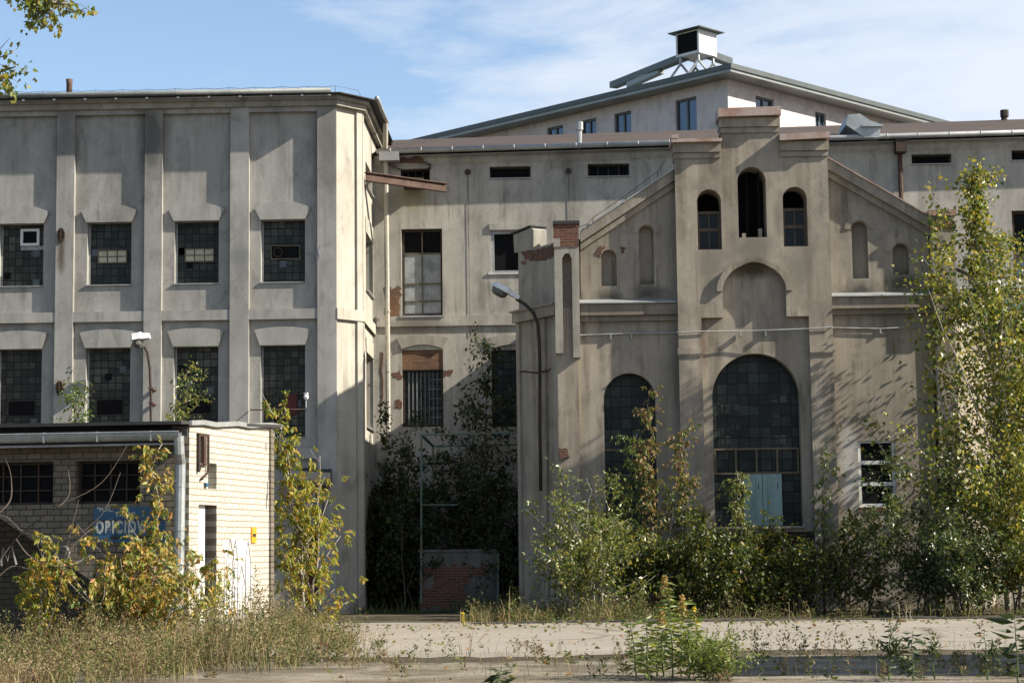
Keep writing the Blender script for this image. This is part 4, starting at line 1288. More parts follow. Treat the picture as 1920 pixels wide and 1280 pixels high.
# eaves slab, fascia, roof
e2 = [c2, c2 + dR * (LR + 2 * ov), c2 + dR * (LR + 2 * ov) + dL * (LL + 2 * ov), c2 + dL * (LL + 2 * ov)]
def quadslab(pts, z0, z1, name, mat, sh=0.0):
    n = len(pts)
    cx = sum((p for p in pts), Vector((0, 0))) / n
    vs = [(p.x, p.y, z0) for p in pts] + [((p + (cx - p).normalized() * sh).x, (p + (cx - p).normalized() * sh).y, z1) for p in pts]
    fs = [tuple(range(n - 1, -1, -1)), tuple(range(n, 2 * n))] + [(i, (i + 1) % n, (i + 1) % n + n, i + n) for i in range(n)]
    return MB().add(vs, fs).build(name, mat, mod)
quadslab(e2, ze + 0.001, ze + 0.16, 'soffit', M_greenl, 0.0)
e3 = [p + (p - (e2[0] + e2[2]) / 2).normalized() * 0.1 for p in e2]
quadslab(e3, ze + 0.161, ze + 0.42, 'fascia', M_greenm, 0.0)
# hip roof with ridge running from the front corner to the turret
tw_ = P(1309, 108, YC + 6.2)
apex = Vector((tw_.x, tw_.y, ze + 1.1))
rf = MB()
rf.add([(p.x, p.y, ze + 0.421) for p in e3] + [tuple(apex)], [(0, 1, 4), (1, 2, 4), (2, 3, 4), (3, 0, 4)])
rf.build('roof', M_greenm, mod)
# raised skylight beam left of the turret
a, b = P(1150, 166, YC + 13.5), P(1284, 113, YC + 6.4)
sb = MB()
def beamy(mb, a, b, hw, h):
    dv = (b - a); s = Vector((-dv.y, dv.x, 0)).normalized() * hw
    vs = []
    for p in (a, b):
        vs += [p - s, p + s, p + s + Vector((0, 0, h)), p - s + Vector((0, 0, h))]
    mb.add(vs, fcs)
beamy(sb, a, b, 0.25, 0.36)
a2, b2 = P(1332, 110, YC + 6.4), P(1366, 122, YC + 9)
beamy(sb, b2, a2, 0.25, 0.36)
sb.build('skylight_beam', M_greenm, mod)
sb = MB()
a, b = P(1180, 165, YC + 11.5), P(1240, 138, YC + 8.8)
beamy(sb, a, b, 0.2, 0.30)
sb.build('skylight_glass', M_greenl, mod)
# turret box
tb = P(1311, 98, YC + 5.2)
th = P(1311, 54, YC + 5.2).z
ftl = Frame((tb.x + dL.x * 1.62, tb.y + dL.y * 1.62), -dL)
ftr = Frame((tb.x, tb.y), dR)
hb = th - tb.z
tur = MB(ftl)
tur.plate(rect(0, 1.62, tb.z, th), [rect(0.1, 1.5, tb.z + 0.14, th - 0.06)], 0, 0.08)
tur.M = ftr.M
tur.box(0.0, 1.5, 0.0, 1.6, tb.z, th) if False else tur.plate(rect(0.0, 1.5, tb.z, th), [rect(0.08, 1.42, tb.z + 0.1, th - 0.08)], 0, 0.06)
tur.plate(rect(0.07, 1.43, tb.z + 0.09, th - 0.07), [], 0.03, 0.07)
tur.box(0.08, 1.5, 0.07, 1.62, tb.z, tb.z + 0.06)
tur.box(1.44, 1.5, 0.07, 1.62, tb.z, th)
tur.box(0.08, 1.44, 1.56, 1.62, tb.z, th)
tq = tur.build('turret', M_whitep, mod)
MB(ftl).box(0.1, 1.5, 0.03, 0.07, tb.z + 0.14, th - 0.06).build('grille', M_black, tq)
cc = Vector((tb.x, tb.y, 0)) + Vector((dL.x, dL.y, 0)) * 0.8 + Vector((dR.x, dR.y, 0)) * 0.75
capq = [cc.xy + dL * s * 1.12 + dR * t * 1.07 for s, t in ((-1, -1), (-1, 1), (1, 1), (1, -1))]
n = 4
vs = [(p.x, p.y, th + 0.02) for p in capq] + [(p.x, p.y, th + 0.07) for p in capq] + [(cc.x, cc.y, th + 0.3)]
MB().add(vs, [(3, 2, 1, 0), (0, 1, 5, 4), (1, 2, 6, 5), (2, 3, 7, 6), (3, 0, 4, 7), (4, 5, 8), (5, 6, 8), (6, 7, 8), (7, 4, 8)]).build('cap', M_greenm, tq)
for s, t in ((-1, -1), (-1, 1), (1, -1), (1, 1)):
    mb = MB()
    top = Vector((cc.x, cc.y, tb.z)) + Vector((dL.x, dL.y, 0)) * s * 0.62 + Vector((dR.x, dR.y, 0)) * t * 0.62
    mb.tube([top, top - Vector((0, 0, 0.35))], 0.08, 6)
    for k in (-1, 1):
        bot = top - Vector((0, 0, 0.35)) + Vector((0.55 * k, -0.2, -0.8))
        mb.tube([top - Vector((0, 0, 0.35)), bot], 0.07, 5)
    mb.build('strut', M_zinc, tq)

# ================================================================== BRICK SHED
YS = 35.2
nc = P(354, 1000, YS)
dS = ray(1860, 1030); dS = Vector((dS.x, dS.y)).normalized()
dF = ray(-40000, 1040); dF = Vector((dF.x, dF.y)).normalized()
shed = thing('shed', 'low white brick shed with gutter, blue sign and sunlit side wall', 'shed', (nc.x, nc.y, 0))
LF = 9.0
fsf = Frame((nc.x + dF.x * LF, nc.y + dF.y * LF), -dF)
fss = Frame((nc.x, nc.y), dS)
LS = fss.u(514, 1000)
zsf = fsf.z(345, 802)
zss0, zss1 = fss.z(352, 797), fss.z(514, 801)
wn = [(fsf.u(-110, 910), fsf.u(-22, 910)), (fsf.u(0, 910) - 0.35, fsf.u(99, 910)), (fsf.u(142, 910), fsf.u(262, 910))]
wz = (fsf.z(190, 944), fsf.z(190, 863))
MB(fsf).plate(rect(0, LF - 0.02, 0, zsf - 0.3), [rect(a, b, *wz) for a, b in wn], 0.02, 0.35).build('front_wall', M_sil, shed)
dru = (fss.u(372, 1000), fss.u(406, 1000), 0.03, fss.z(390, 946))
niche = (fss.u(390, 900), fss.u(406, 900), fss.z(398, 916), fss.z(398, 868))
outer = [(0, 0), (LS, 0), (LS, zss1), (0.0, zss0)]
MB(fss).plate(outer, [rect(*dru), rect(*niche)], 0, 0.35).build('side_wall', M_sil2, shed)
MB(fss).box(niche[0], niche[1], 0.2, 0.3, niche[2], niche[3]).build('meter_niche', M_greyboard, shed)
bk = Vector((nc.x, nc.y)) + dS * LS
fb = Frame(bk[:], dF)
MB(fb).box(0, LF, 0, 0.3, 0, zss1 - 0.05).build('rear_wall', M_sil, shed)
d = MB(fss).box(dru[0] + 0.003, dru[0] + (dru[1] - dru[0]) * 0.62, 0.1, 0.16, dru[2], dru[3] - 0.003).build('door', M_whitep, shed)
MB(fss).box(dru[0] + 0.05, dru[0] + 0.3, 0.085, 0.1, 1.5, 1.62).build('door_plate', M_rust, d)
for a, b in wn:
    q = MB(fsf).plate(rect(a, b, *wz), [rect(a + 0.05, b - 0.05, wz[0] + 0.05, wz[1] - 0.05)], 0.2, 0.27).build('window', M_iron, shed)
    MB(fsf).box(a + 0.05, b - 0.05, 0.24, 0.25, wz[0] + 0.05, wz[1] - 0.05).build('pane', M_black, q)
    g = MB(fsf)
    for k in range(1, 4):
        x = a + (b - a) * k / 4
        g.box(x - 0.014, x + 0.014, 0.19, 0.238, wz[0] + 0.05, wz[1] - 0.05)
    for k in range(1, 3):
        z = wz[0] + (wz[1] - wz[0]) * k / 3
        g.box(a + 0.05, b - 0.05, 0.192, 0.236, z - 0.012, z + 0.012)
    g.build('glazing_bar', M_iron, q)
# roof with overhang: a slab following the footprint
rp_ = [Vector((nc.x, nc.y)) - dS * 0.42 - dF * 0.02, bk - dF * 0.1 + dS * 0.15, bk + dF * LF + dS * 0.15, Vector((nc.x, nc.y)) + dF * LF - dS * 0.42]
zz = [zss0 + 0.0, zss1 + 0.0, zss1 + 0.0, zss0 + 0.0]
for i_, p_ in enumerate(rp_):
    pass
def slabpts(pts, zs_, h, name, mat, parent):
    n = len(pts)
    vs = [(p.x, p.y, z) for p, z in zip(pts, zs_)] + [(p.x, p.y, z + h) for p, z in zip(pts, zs_)]
    fs = [tuple(range(n - 1, -1, -1)), tuple(range(n, 2 * n))] + [(i, (i + 1) % n, (i + 1) % n + n, i + n) for i in range(n)]
    return MB().add(vs, fs).build(name, mat, parent)
rfo = slabpts(rp_, [z + 0.002 for z in zz], 0.06, 'roof', M_tar, shed)
a = Vector((nc.x, nc.y)) - dS * 0.05
ed = MB()
ew = []
for k in range(9):
    t = k / 8
    p = a + dS * (LS + 0.3) * t - dF * 0.07
    ew.append((p.x, p.y, zss0 + (zss1 - zss0) * t + 0.03 + 0.02 * math.sin(k * 2.1)))
for i in range(8):
    p, q_ = ew[i], ew[i + 1]
    ed.add([(p[0], p[1], p[2] - 0.03), (q_[0], q_[1], q_[2] - 0.03), (q_[0], q_[1], q_[2] + 0.06), (p[0], p[1], p[2] + 0.06),
            (p[0] - 0.05, p[1], p[2] - 0.03), (q_[0] - 0.05, q_[1], q_[2] - 0.03), (q_[0] - 0.05, q_[1], q_[2] + 0.06), (p[0] - 0.05, p[1], p[2] + 0.06)],
           [(0, 1, 2, 3), (4, 7, 6, 5), (3, 2, 6, 7), (0, 4, 5, 1), (0, 3, 7, 4), (1, 5, 6, 2)])
ed.build('edge_flashing', M_zincl, rfo)
# concrete beam + gutter
MB(fsf).box(0, LF - 0.021, -0.30, 0.34, zsf - 0.30, zsf - 0.16).build('eaves_board', M_iron, shed)
MB(fsf).box(0, LF - 0.021, -0.10, 0.34, zsf - 0.159, zsf - 0.02).build('eaves_board', M_tar, shed)
gb = MB(fsf)
zg = zsf - 0.12
n = 7
prof = [(-0.36 + 0.11 * math.cos(math.pi + math.pi * k / n), zg + 0.02 + 0.15 * math.sin(math.pi + math.pi * k / n)) for k in range(n + 1)] + [(-0.36 + 0.10 * math.cos(2 * math.pi - math.pi * k / n), zg + 0.02 + 0.13 * math.sin(2 * math.pi - math.pi * k / n)) for k in range(n + 1)]
gb.prism(prof, 0, LF - 0.08)
gb.tube([(0, -0.47, zg + 0.03), (LF - 0.08, -0.47, zg + 0.03)], 0.014, 6)
gb.tube([(0, -0.36, zg - 0.20), (LF - 0.1, -0.36, zg - 0.19)], 0.022, 6)
for k in range(9):
    x = LF - 0.6 - k
    gb.box(x - 0.012, x + 0.012, -0.475, -0.24, zg - 0.135, zg + 0.05)
gb.build('gutter', M_zinc, shed)
dx = fsf.u(334, 950, -0.36)
db = MB(fsf)
db.tube([(dx, -0.36, zg - 0.05), (dx, -0.30, zg - 0.35), (dx - 0.02, -0.14, zg - 0.55), (dx - 0.03, -0.14, 2.0), (dx - 0.05, -0.16, 0.15)], 0.095, 10)
for z in (0.8, 2.1, 2.9):
    db.tube([(dx - 0.03, -0.14, z), (dx - 0.03, -0.14, z + 0.03)], 0.105, 10)
db.build('downpipe', M_zinc, shed, smooth=False)
# conduit and box on the side
cb_ = MB(fss)
u_, z_ = fss.uz(378, 845)
cb_.box(u_ - 0.22, u_ + 0.16, -0.06, 0.02, fss.z(378, 872), fss.z(378, 868))
cb_.tube([(u_ - 0.05, -0.07, fss.z(378, 872)), (u_ - 0.05, -0.07, fss.z(378, 818))], 0.05, 8)
cb_.build('insulator_post', M_rust, shed)
cb_ = MB(fss)
cb_.tube([(u_ + 0.2, -0.05, fss.z(386, 815)), (u_ + 0.2, -0.05, fss.z(386, 885)), (u_ - 0.1, -0.05, fss.z(376, 898))], 0.025, 6)
cb_.tube([(u_ - 0.22, -0.04, fss.z(371, 815)), (u_ - 0.22, -0.04, fss.z(371, 885))], 0.03, 6)
cb_.box(u_ - 0.25, u_ + 0.22, -0.06, 0.0, fss.z(378, 818), fss.z(378, 813))
cb_.build('conduit', M_iron, shed)
MB(fss).box(fss.u(382, 905), fss.u(387, 905), -0.05, 0.0, fss.z(384, 912), fss.z(384, 905)).build('junction_box', M_blue, shed)
# whitewash and graffiti on the side
ragged(fss, [(420, 1015), (446, 1008), (466, 1012), (476, 1100), (470, 1190), (440, 1195), (418, 1180)], -0.006, 0.003, M_white, 'whitewash', shed, 31, 0.06, 5)
gg = MB(fss)
for (cx, top, wd) in ((431, 1010, 7), (440, 1010, 5), (464, 1012, 5), (424, 1060, 5), (452, 1060, 8)):
    for s in (-1, 1):
        pts = [fss.uz(cx + s * wd * min(1, t / 3) if t < 4 else cx + s * wd * (1 + 0.1 * math.sin(t)), top + t * 14) for t in range(9)]
        gg.tube([(a, -0.012, b) for a, b in pts], 0.009, 4)
for k in range(10):
    pts = [fss.uz(424 + k * 5, 1085 + (k * 37) % 30), fss.uz(424 + k * 5, 1150 + (k * 53) % 40)]
    gg.tube([(a, -0.012, b) for a, b in pts], 0.006, 4)
for k in range(7):
    pts = [fss.uz(498 + (k * 7) % 9, 830 + k * 24), fss.uz(498 + (k * 7) % 9, 845 + k * 24 + (k * 13) % 20)]
    gg.tube([(a, -0.012, b) for a, b in pts], 0.009, 4)
gg.build('graffiti', M_inkline, shed)
# graffiti on the front
gf = MB(fsf)
def stroke(pts, r=0.016):
    gf.tube([(a, 0.012, b) for a, b in (fsf.uz(*p) for p in pts)], r, 5)
stroke([(2, 1060), (6, 1026), (14, 1050), (22, 1024), (30, 1058)], 0.022)
stroke([(96, 994), (97, 1004), (103, 994), (98, 1004)], 0.015)
stroke([(112, 1024), (124, 1024), (130, 1036), (124, 1050), (110, 1052)], 0.022)
gf.build('graffiti', M_chalk, shed)
for a, b in ((fsf.uz(61, 1062), fsf.uz(104, 1048)), (fsf.uz(61, 1087), fsf.uz(110, 1073)), (fsf.uz(61, 1072), fsf.uz(70, 1063))):
    MB(fsf).box(a[0], b[0], 0.006, 0.03, a[1], b[1]).build('graffiti', M_orangep, shed)

# signs
sg = thing('sign_board', 'blue sign with pale letters reading TKANI OBICIOW on the shed front', 'sign', P(240, 983, YS))
x0, z0 = fsf.uz(176, 1017)
x1, z1 = fsf.uz(311, 949)
MB(fsf).box(x0, x1, -0.03, 0.01, z0, z1).build('board', M_blue, sg)
def text(s, px, py, hpx, fr, off, mat, parent, sx=1.0, bold=0.0):
    cu = bpy.data.curves.new('lettering', 'FONT')
    cu.body = s
    u, z = fr.uz(px, py)
    h = abs(fr.z(px, py - hpx) - z)
    cu.size = h / 0.70
    cu.extrude = 0.004
    cu.offset = bold
    cu.space_character = 1.0 + bold * 22
    cu.materials.append(mat)
    o = bpy.data.objects.new('lettering', cu)
    COL.objects.link(o)
    Mx = Matrix.Translation((u, off, z)) @ Matrix.Rotation(math.pi / 2, 4, 'X') @ Matrix.Diagonal((sx, 1, 1, 1))
    me = bpy.data.meshes.new_from_object(o.evaluated_get(bpy.context.evaluated_depsgraph_get()))
    bpy.data.objects.remove(o)
    me.transform(fr.M @ Mx)
    o = bpy.data.objects.new('lettering', me)
    COL.objects.link(o)
    o.parent = parent
    o.matrix_parent_inverse = Matrix.Translation(-world_loc(parent))
    return o
text('"PUH„', 183, 958.5, 7, fsf, -0.034, M_signtxt, sg, 1.05, 0.004)
text('TKANI', 217, 967, 7, fsf, -0.036, M_signtxt, sg, 1.2, 0.006)
text('OBICIOW', 180, 998.5, 22, fsf, -0.034, M_signtxt, sg, 0.60, 0.013)
mb = MB(fsf)
mb.box(x0 + 0.01, x1 - 0.01, -0.036, -0.029, fsf.z(240, 976.5), fsf.z(240, 973.5))
mb.build('painted_line', M_rust, sg)
mb = MB(fsf)
a = fsf.uz(220, 1009); b = fsf.uz(300, 1004)
mb.box(a[0], b[0], -0.036, -0.029, a[1], b[1])
mb.add([(a[0], -0.036, a[1] - 0.04), (a[0], -0.036, b[1] + 0.04), (a[0] - 0.14, -0.036, (a[1] + b[1]) / 2), (a[0], -0.029, a[1] - 0.04), (a[0], -0.029, b[1] + 0.04), (a[0] - 0.14, -0.029, (a[1] + b[1]) / 2)], [(0, 1, 2), (5, 4, 3), (0, 2, 5, 3), (1, 0, 3, 4), (2, 1, 4, 5)])
mb.build('arrow', M_tar, sg)
ys = thing('warning_sign', 'small orange plate fixed on the sunlit side wall of the shed', 'sign', P(474, 1003, YS + 3))
a, b = fss.uz(470, 1017), fss.uz(479, 988)
MB(fss).box(a[0], b[0], -0.025, -0.002, a[1], b[1]).build('plate', M_orangep, ys)
MB(fss).box(a[0] + 0.04, b[0] - 0.04, -0.03, -0.0255, a[1] + 0.12, a[1] + 0.18).build('text_stripe', M_iron, ys)

# ================================================================== LAMPS
def wall_lamp(label, pts, head_a, head_b, Y, rpole, w):
    o = thing('wall_lamp', label, 'lamp', P(*pts[-1], Y), 'street lamps on bent pipes')
    MB().tube([P(*p, Y) for p in pts], rpole, 8).build('pole', M_iron, o, smooth=True)
    a, b = P(*head_a, Y), P(*head_b, Y)
    dv = (b - a).normalized()
    sdv = Vector((0, 1, 0))
    uv = dv.cross(sdv).normalized()
    if uv.z < 0:
        uv = -uv
    L = (b - a).length
    mb = MB()
    # shell: tapered box with a rounded top, narrow neck at b
    secs = [(0.0, 0.30, 0.09), (0.12, 0.42, 0.15), (0.55, 0.42, 0.15), (0.66, 0.26, 0.12), (1.0, 0.2, 0.10)]
    vs, fs = [], []
    for t, ww_, hh_ in secs:
        c = a + dv * L * t
        ww_ *= w
        hh_ *= w
        for s, q in ((-1, 0), (-0.7, 0.85), (0, 1.0), (0.7, 0.85), (1, 0)):
            vs.append(c + sdv * ww_ * s * 0.5 + uv * hh_ * q)
    for i in range(len(secs) - 1):
        for j in range(4):
            fs.append((i * 5 + j, i * 5 + j + 1, (i + 1) * 5 + j + 1, (i + 1) * 5 + j))
        fs.append((i * 5 + 4, i * 5, (i + 1) * 5, (i + 1) * 5 + 4))
    fs += [(0, 1, 2, 3, 4), tuple(range(len(vs) - 1, len(vs) - 6, -1))]
    mb.add(vs, fs)
    mb.build('lamp_head', M_whitep, o)
    gl_ = MB()
    c = a + dv * L * 0.32 - uv * 0.005
    vs, fs = [], []
    for k, (sc, dz) in enumerate(((1, 0), (0.9, -0.09), (0.5, -0.14))):
        for j in range(12):
            t = 2 * math.pi * j / 12
            vs.append(c + dv * L * 0.29 * sc * math.cos(t) + sdv * 0.19 * w * sc * math.sin(t) + uv * dz * w)
    for k in range(2):
        for j in range(12):
            fs.append((k * 12 + j, k * 12 + (j + 1) % 12, (k + 1) * 12 + (j + 1) % 12, (k + 1) * 12 + j))
    fs += [tuple(range(24, 36)), tuple(range(11, -1, -1))]
    gl_.add(vs, fs)
    gl_.build('lamp_glass', M_lampglass, o)
    return o
o = wall_lamp('white lamp head on a bent dark pipe at the chamfered corner of the brown hall', [(968, 560), (985, 571), (1000, 586), (1008, 606), (1011, 640), (1012, 690), (1012, 800), (1014, 920)], (922, 536), (972, 562), YW + 0.35, 0.05, 1.2)
mb = MB()
mb.tube([P(975, 697, YW + 0.9), P(985, 696, YW + 0.5), P(1005, 699, YW + 0.4), P(1030, 694, YW + 0.4), P(1048, 676, YW + 0.1)], 0.025, 5)
mb.build('feed_cable', M_iron, o)
o = wall_lamp('white lamp head on a thin bent pipe against the grey factory pilaster', [(271, 650), (277, 662), (281, 690), (283, 740), (283, 810), (284, 900)], (248, 640), (281, 634), YL - 0.45, 0.035, 1.5)
for py in (728, 755):
    MB().box(*(lambda c: (c.x - 0.06, c.x + 0.06, YL - 0.5, YL, c.z - 0.03, c.z + 0.03))(P(283, py, YL - 0.45))).build('bracket', M_rust, o)

# ================================================================== COURTYARD OBJECTS
pln = thing('brick_plinth', 'low block of crumbling plaster over red brick in the shaded yard', 'plinth', P(860, 1135, 54.3))
FPn = Frame((0, 54.3), (1, 0))
xa, xb = FPn.u(787, 1080), FPn.u(932, 1080)
zt_ = FPn.z(860, 1034)
MB(FPn).box(xa, xb, 0, 1.3, 0, zt_).build('block', M_grime_shade, pln)
ragged(FPn, [(789, 1064), (830, 1062), (862, 1062), (918, 1060), (912, 1078), (884, 1084), (868, 1108), (880, 1135), (789, 1137)], -0.012, 0.01, M_red, 'exposed_brick', pln, 41, 0.08)
ragged(FPn, [(797, 1085), (812, 1078), (815, 1092), (806, 1104), (797, 1102)], -0.02, 0.0, M_grime_shade, 'plaster_remnant', pln, 42, 0.04, 3)
MB(FPn).box(xa - 0.05, xb + 0.03, -0.05, 1.35, zt_ + 0.001, zt_ + 0.07).build('cap_slab', M_grime_shade, pln)
gan = thing('pipe_frame', 'green and rusty steel pipe frame standing over the shaded yard', 'frame', P(880, 1130, 54.1))
mb = MB()
for (x0, y0, Y0, x1, y1, Y1, r_) in ((790, 815, 54.1, 978, 810, 54.1, 0.03), (790, 815, 54.1, 790, 1130, 54.1, 0.03), (812, 836, 55.9, 978, 833, 55.9, 0.03), (790, 815, 54.1, 812, 836, 55.9, 0.04), (812, 836, 55.9, 812, 1120, 55.9, 0.035), (792, 946, 54.1, 858, 946, 54.1, 0.018), (934, 1036, 54.1, 934, 1140, 54.1, 0.03)):
    mb.tube([P(x0, y0, Y0), P(x1, y1, Y1)], r_, 6)
mb.build('pipework', M_gpipe, gan)

# ================================================================== GROUND
def tag(o, **kw):
    for k, v in kw.items():
        o[k] = v
    return o


def groundmat():
    mt, nt, b = nodes('sandy_ground')
    p = wpos(nt)
    a = noise(nt, p, 0.25, 6, 0.65)
    f = noise(nt, p, 5, 5, 0.7)
    g_ = noise(nt, p, 40, 3)
    c = mixc(nt, ramp(nt, a, [(0.4, gray(0)), (0.65, gray(1))]), (0.10, 0.083, 0.058), (0.06, 0.05, 0.034))
    c = mixc(nt, ramp(nt, f, [(0.5, gray(0)), (0.75, gray(0.8))]), c, (0.045, 0.042, 0.024))
    c = mixc(nt, 1.0, c, ramp(nt, g_, [(0.3, gray(0.7)), (0.7, gray(1.2))]), 'MULTIPLY')
    nt.links.new(c, b.inputs['Base Color'])
    b.inputs['Roughness'].default_value = 0.95
    b.inputs['Specular IOR Level'].default_value = 0.1
    bump(nt, b, math_(nt, 'ADD', f, g_), 0.5, 0.05)
    return mt


def roadmat():
    mt, nt, b = nodes('pale_concrete_road')
    p = wpos(nt, (0.45, 1, 1))
    a = noise(nt, p, 0.5, 6, 0.65)
    f = noise(nt, p, 3.5, 6, 0.7)
    g_ = noise(nt, wpos(nt), 45, 3)
    c = mixc(nt, ramp(nt, a, [(0.35, gray(0)), (0.7, gray(1))]), (0.285, 0.255, 0.215), (0.24, 0.213, 0.176))
    c = mixc(nt, ramp(nt, f, [(0.58, gray(0)), (0.72, gray(0.7))]), c, (0.24, 0.205, 0.16))
    c = mixc(nt, 1.0, c, ramp(nt, g_, [(0.25, gray(0.75)), (0.5, gray(1)), (0.75, gray(1.15))]), 'MULTIPLY')
    vc = N(nt, 'ShaderNodeTexVoronoi', feature='DISTANCE_TO_EDGE')
    vc.inputs['Scale'].default_value = 0.3
    nt.links.new(p, vc.inputs['Vector'])
    c = mixc(nt, math_(nt, 'MULTIPLY', ramp(nt, vc.outputs['Distance'], [(0.0, gray(1)), (0.02, gray(0))]), 0.7), c, (0.11, 0.095, 0.06))
    jb = N(nt, 'ShaderNodeTexBrick')
    nt.links.new(wpos(nt), jb.inputs['Vector'])
    for k, v in (('Scale', 1), ('Brick Width', 3.0), ('Row Height', 4.4), ('Mortar Size', 0.035), ('Mortar Smooth', 0.6)):
        jb.inputs[k].default_value = v
    c = mixc(nt, math_(nt, 'MULTIPLY', jb.outputs['Fac'], 0.55), c, (0.12, 0.10, 0.07))
    sv = noise(nt, wpos(nt, (0.35, 1.2, 1), (4, 9, 0)), 0.8, 6, 0.7, 1.0)
    c = mixc(nt, ramp(nt, sv, [(0.52, gray(0)), (0.68, gray(0.55))]), c, (0.17, 0.145, 0.11))
    nt.links.new(c, b.inputs['Base Color'])
    b.inputs['Roughness'].default_value = 0.9
    b.inputs['Specular IOR Level'].default_value = 0.2
    bump(nt, b, math_(nt, 'ADD', f, g_), 0.35, 0.02)
    return mt


def pathmat():
    mt, nt, b = nodes('dirty_shaded_path')  # dirt patches on a base colour lowered to deepen the foreground shade
    p = wpos(nt, (0.6, 1, 1))
    a = noise(nt, p, 0.9, 7, 0.7, 0.8)
    f = noise(nt, p, 5, 6, 0.72)
    g_ = noise(nt, wpos(nt), 38, 3)
    c = mixc(nt, ramp(nt, a, [(0.42, gray(0)), (0.58, gray(1))]), (0.25, 0.218, 0.17), (0.13, 0.108, 0.078))
    c = mixc(nt, ramp(nt, f, [(0.52, gray(0)), (0.66, gray(0.85))]), c, (0.085, 0.075, 0.045))
    c = mixc(nt, 1.0, c, ramp(nt, g_, [(0.25, gray(0.65)), (0.5, gray(1)), (0.75, gray(1.2))]), 'MULTIPLY')
    nt.links.new(c, b.inputs['Base Color'])
    b.inputs['Roughness'].default_value = 0.95
    b.inputs['Specular IOR Level'].default_value = 0.1
    bump(nt, b, math_(nt, 'ADD', f, g_), 0.6, 0.04)
    return mt


gmat, rmat = groundmat(), roadmat()
mb = MB()
mb.add([(-1500, -200, 0), (1500, -200, 0), (1500, 2500, 0), (-1500, 2500, 0)], [(0, 1, 2, 3)])
tag(mb.build('ground', gmat), kind='structure')
# road sheet with an uneven far edge
rnd = random.Random(5)
far = [(-14 + k * 1.0, 44.2 + rnd.uniform(-0.25, 0.25) + (1.6 if k < 16 else 0)) for k in range(56)]
near = [(42 - k * 0.3, 31.0 + rnd.uniform(-0.35, 0.35) + 0.5 * math.sin(k * 0.21)) for k in range(190)]
mb = MB()
loop = far + near
tri = tessellate_polygon([[Vector((a, b, 0)) for a, b in loop]])
mb.add([(a, b, 0.006) for a, b in loop], [tuple(t) for t in tri])
tag(mb.build('road', rmat), kind='structure')
mb = MB()
far = [(-9 + k * 0.3, 29.6 + rnd.uniform(-0.4, 0.4) + 0.5 * math.sin(k * 0.17)) for k in range(165)]
near = [(40 - k * 1.0, 23.0 + rnd.uniform(-0.4, 0.4)) for k in range(50)]
loop = far + near
tri = tessellate_polygon([[Vector((a, b, 0)) for a, b in loop]])
mb.add([(a, b, 0.006) for a, b in loop], [tuple(t) for t in tri])
tag(mb.build('path', pathmat()), kind='structure')
# worn kerb along the planting strip
mb = MB()
x = Xp(880, 44.6)
k = 0
while x < 30:
    w = 0.95
    dz = rnd.uniform(-0.02, 0.02)
    mb.box(x, x + w, 44.45 + rnd.uniform(-0.03, 0.03), 44.62, -0.05, 0.04 + dz)
    x += w + 0.02
tag(mb.build('kerb', M_grime_shade), kind='structure')

# ================================================================== PLANTS
def leaf_mesh(name, C, D, L, W, mat, parent, rng, fold=0.18):
    """C: leaf bases, D: leaf directions; each leaf is a folded kite"""
    n = len(C)
    D = D / (np.linalg.norm(D, axis=1, keepdims=True) + 1e-9)
    S = np.cross(D, rng.normal(size=(n, 3)))
    S /= (np.linalg.norm(S, axis=1, keepdims=True) + 1e-9)
    Nn = np.cross(D, S)
    ls = (L * rng.uniform(0.5, 1.4, size=(n, 1)))
    ws = ls * (W / L)
    V = np.empty((n, 4, 3), dtype=np.float32)
    V[:, 0] = C
    V[:, 1] = C + D * ls * 0.42 + S * ws * 0.5 + Nn * ws * fold
    V[:, 2] = C + D * ls + Nn * ls * rng.uniform(-0.25, 0.1, size=(n, 1))
    V[:, 3] = C + D * ls * 0.42 - S * ws * 0.5 + Nn * ws * fold
    me = bpy.data.meshes.new(name)
    me.vertices.add(n * 4)
    me.vertices.foreach_set('co', V.reshape(-1))
    idx = np.arange(n, dtype=np.int32)[:, None] * 4
    tri = np.concatenate([idx + np.array([[0, 1, 2]]), idx + np.array([[0, 2, 3]])], axis=1).reshape(-1).astype(np.int32)
    me.loops.add(len(tri))
    me.loops.foreach_set('vertex_index', tri)
    me.polygons.add(n * 2)
    me.polygons.foreach_set('loop_start', np.arange(0, n * 6, 3, dtype=np.int32))
    me.update(calc_edges=True)
    me.validate()
    me.materials.append(mat)
    o = bpy.data.objects.new(name, me)
    COL.objects.link(o)
    o.parent = parent
    return o


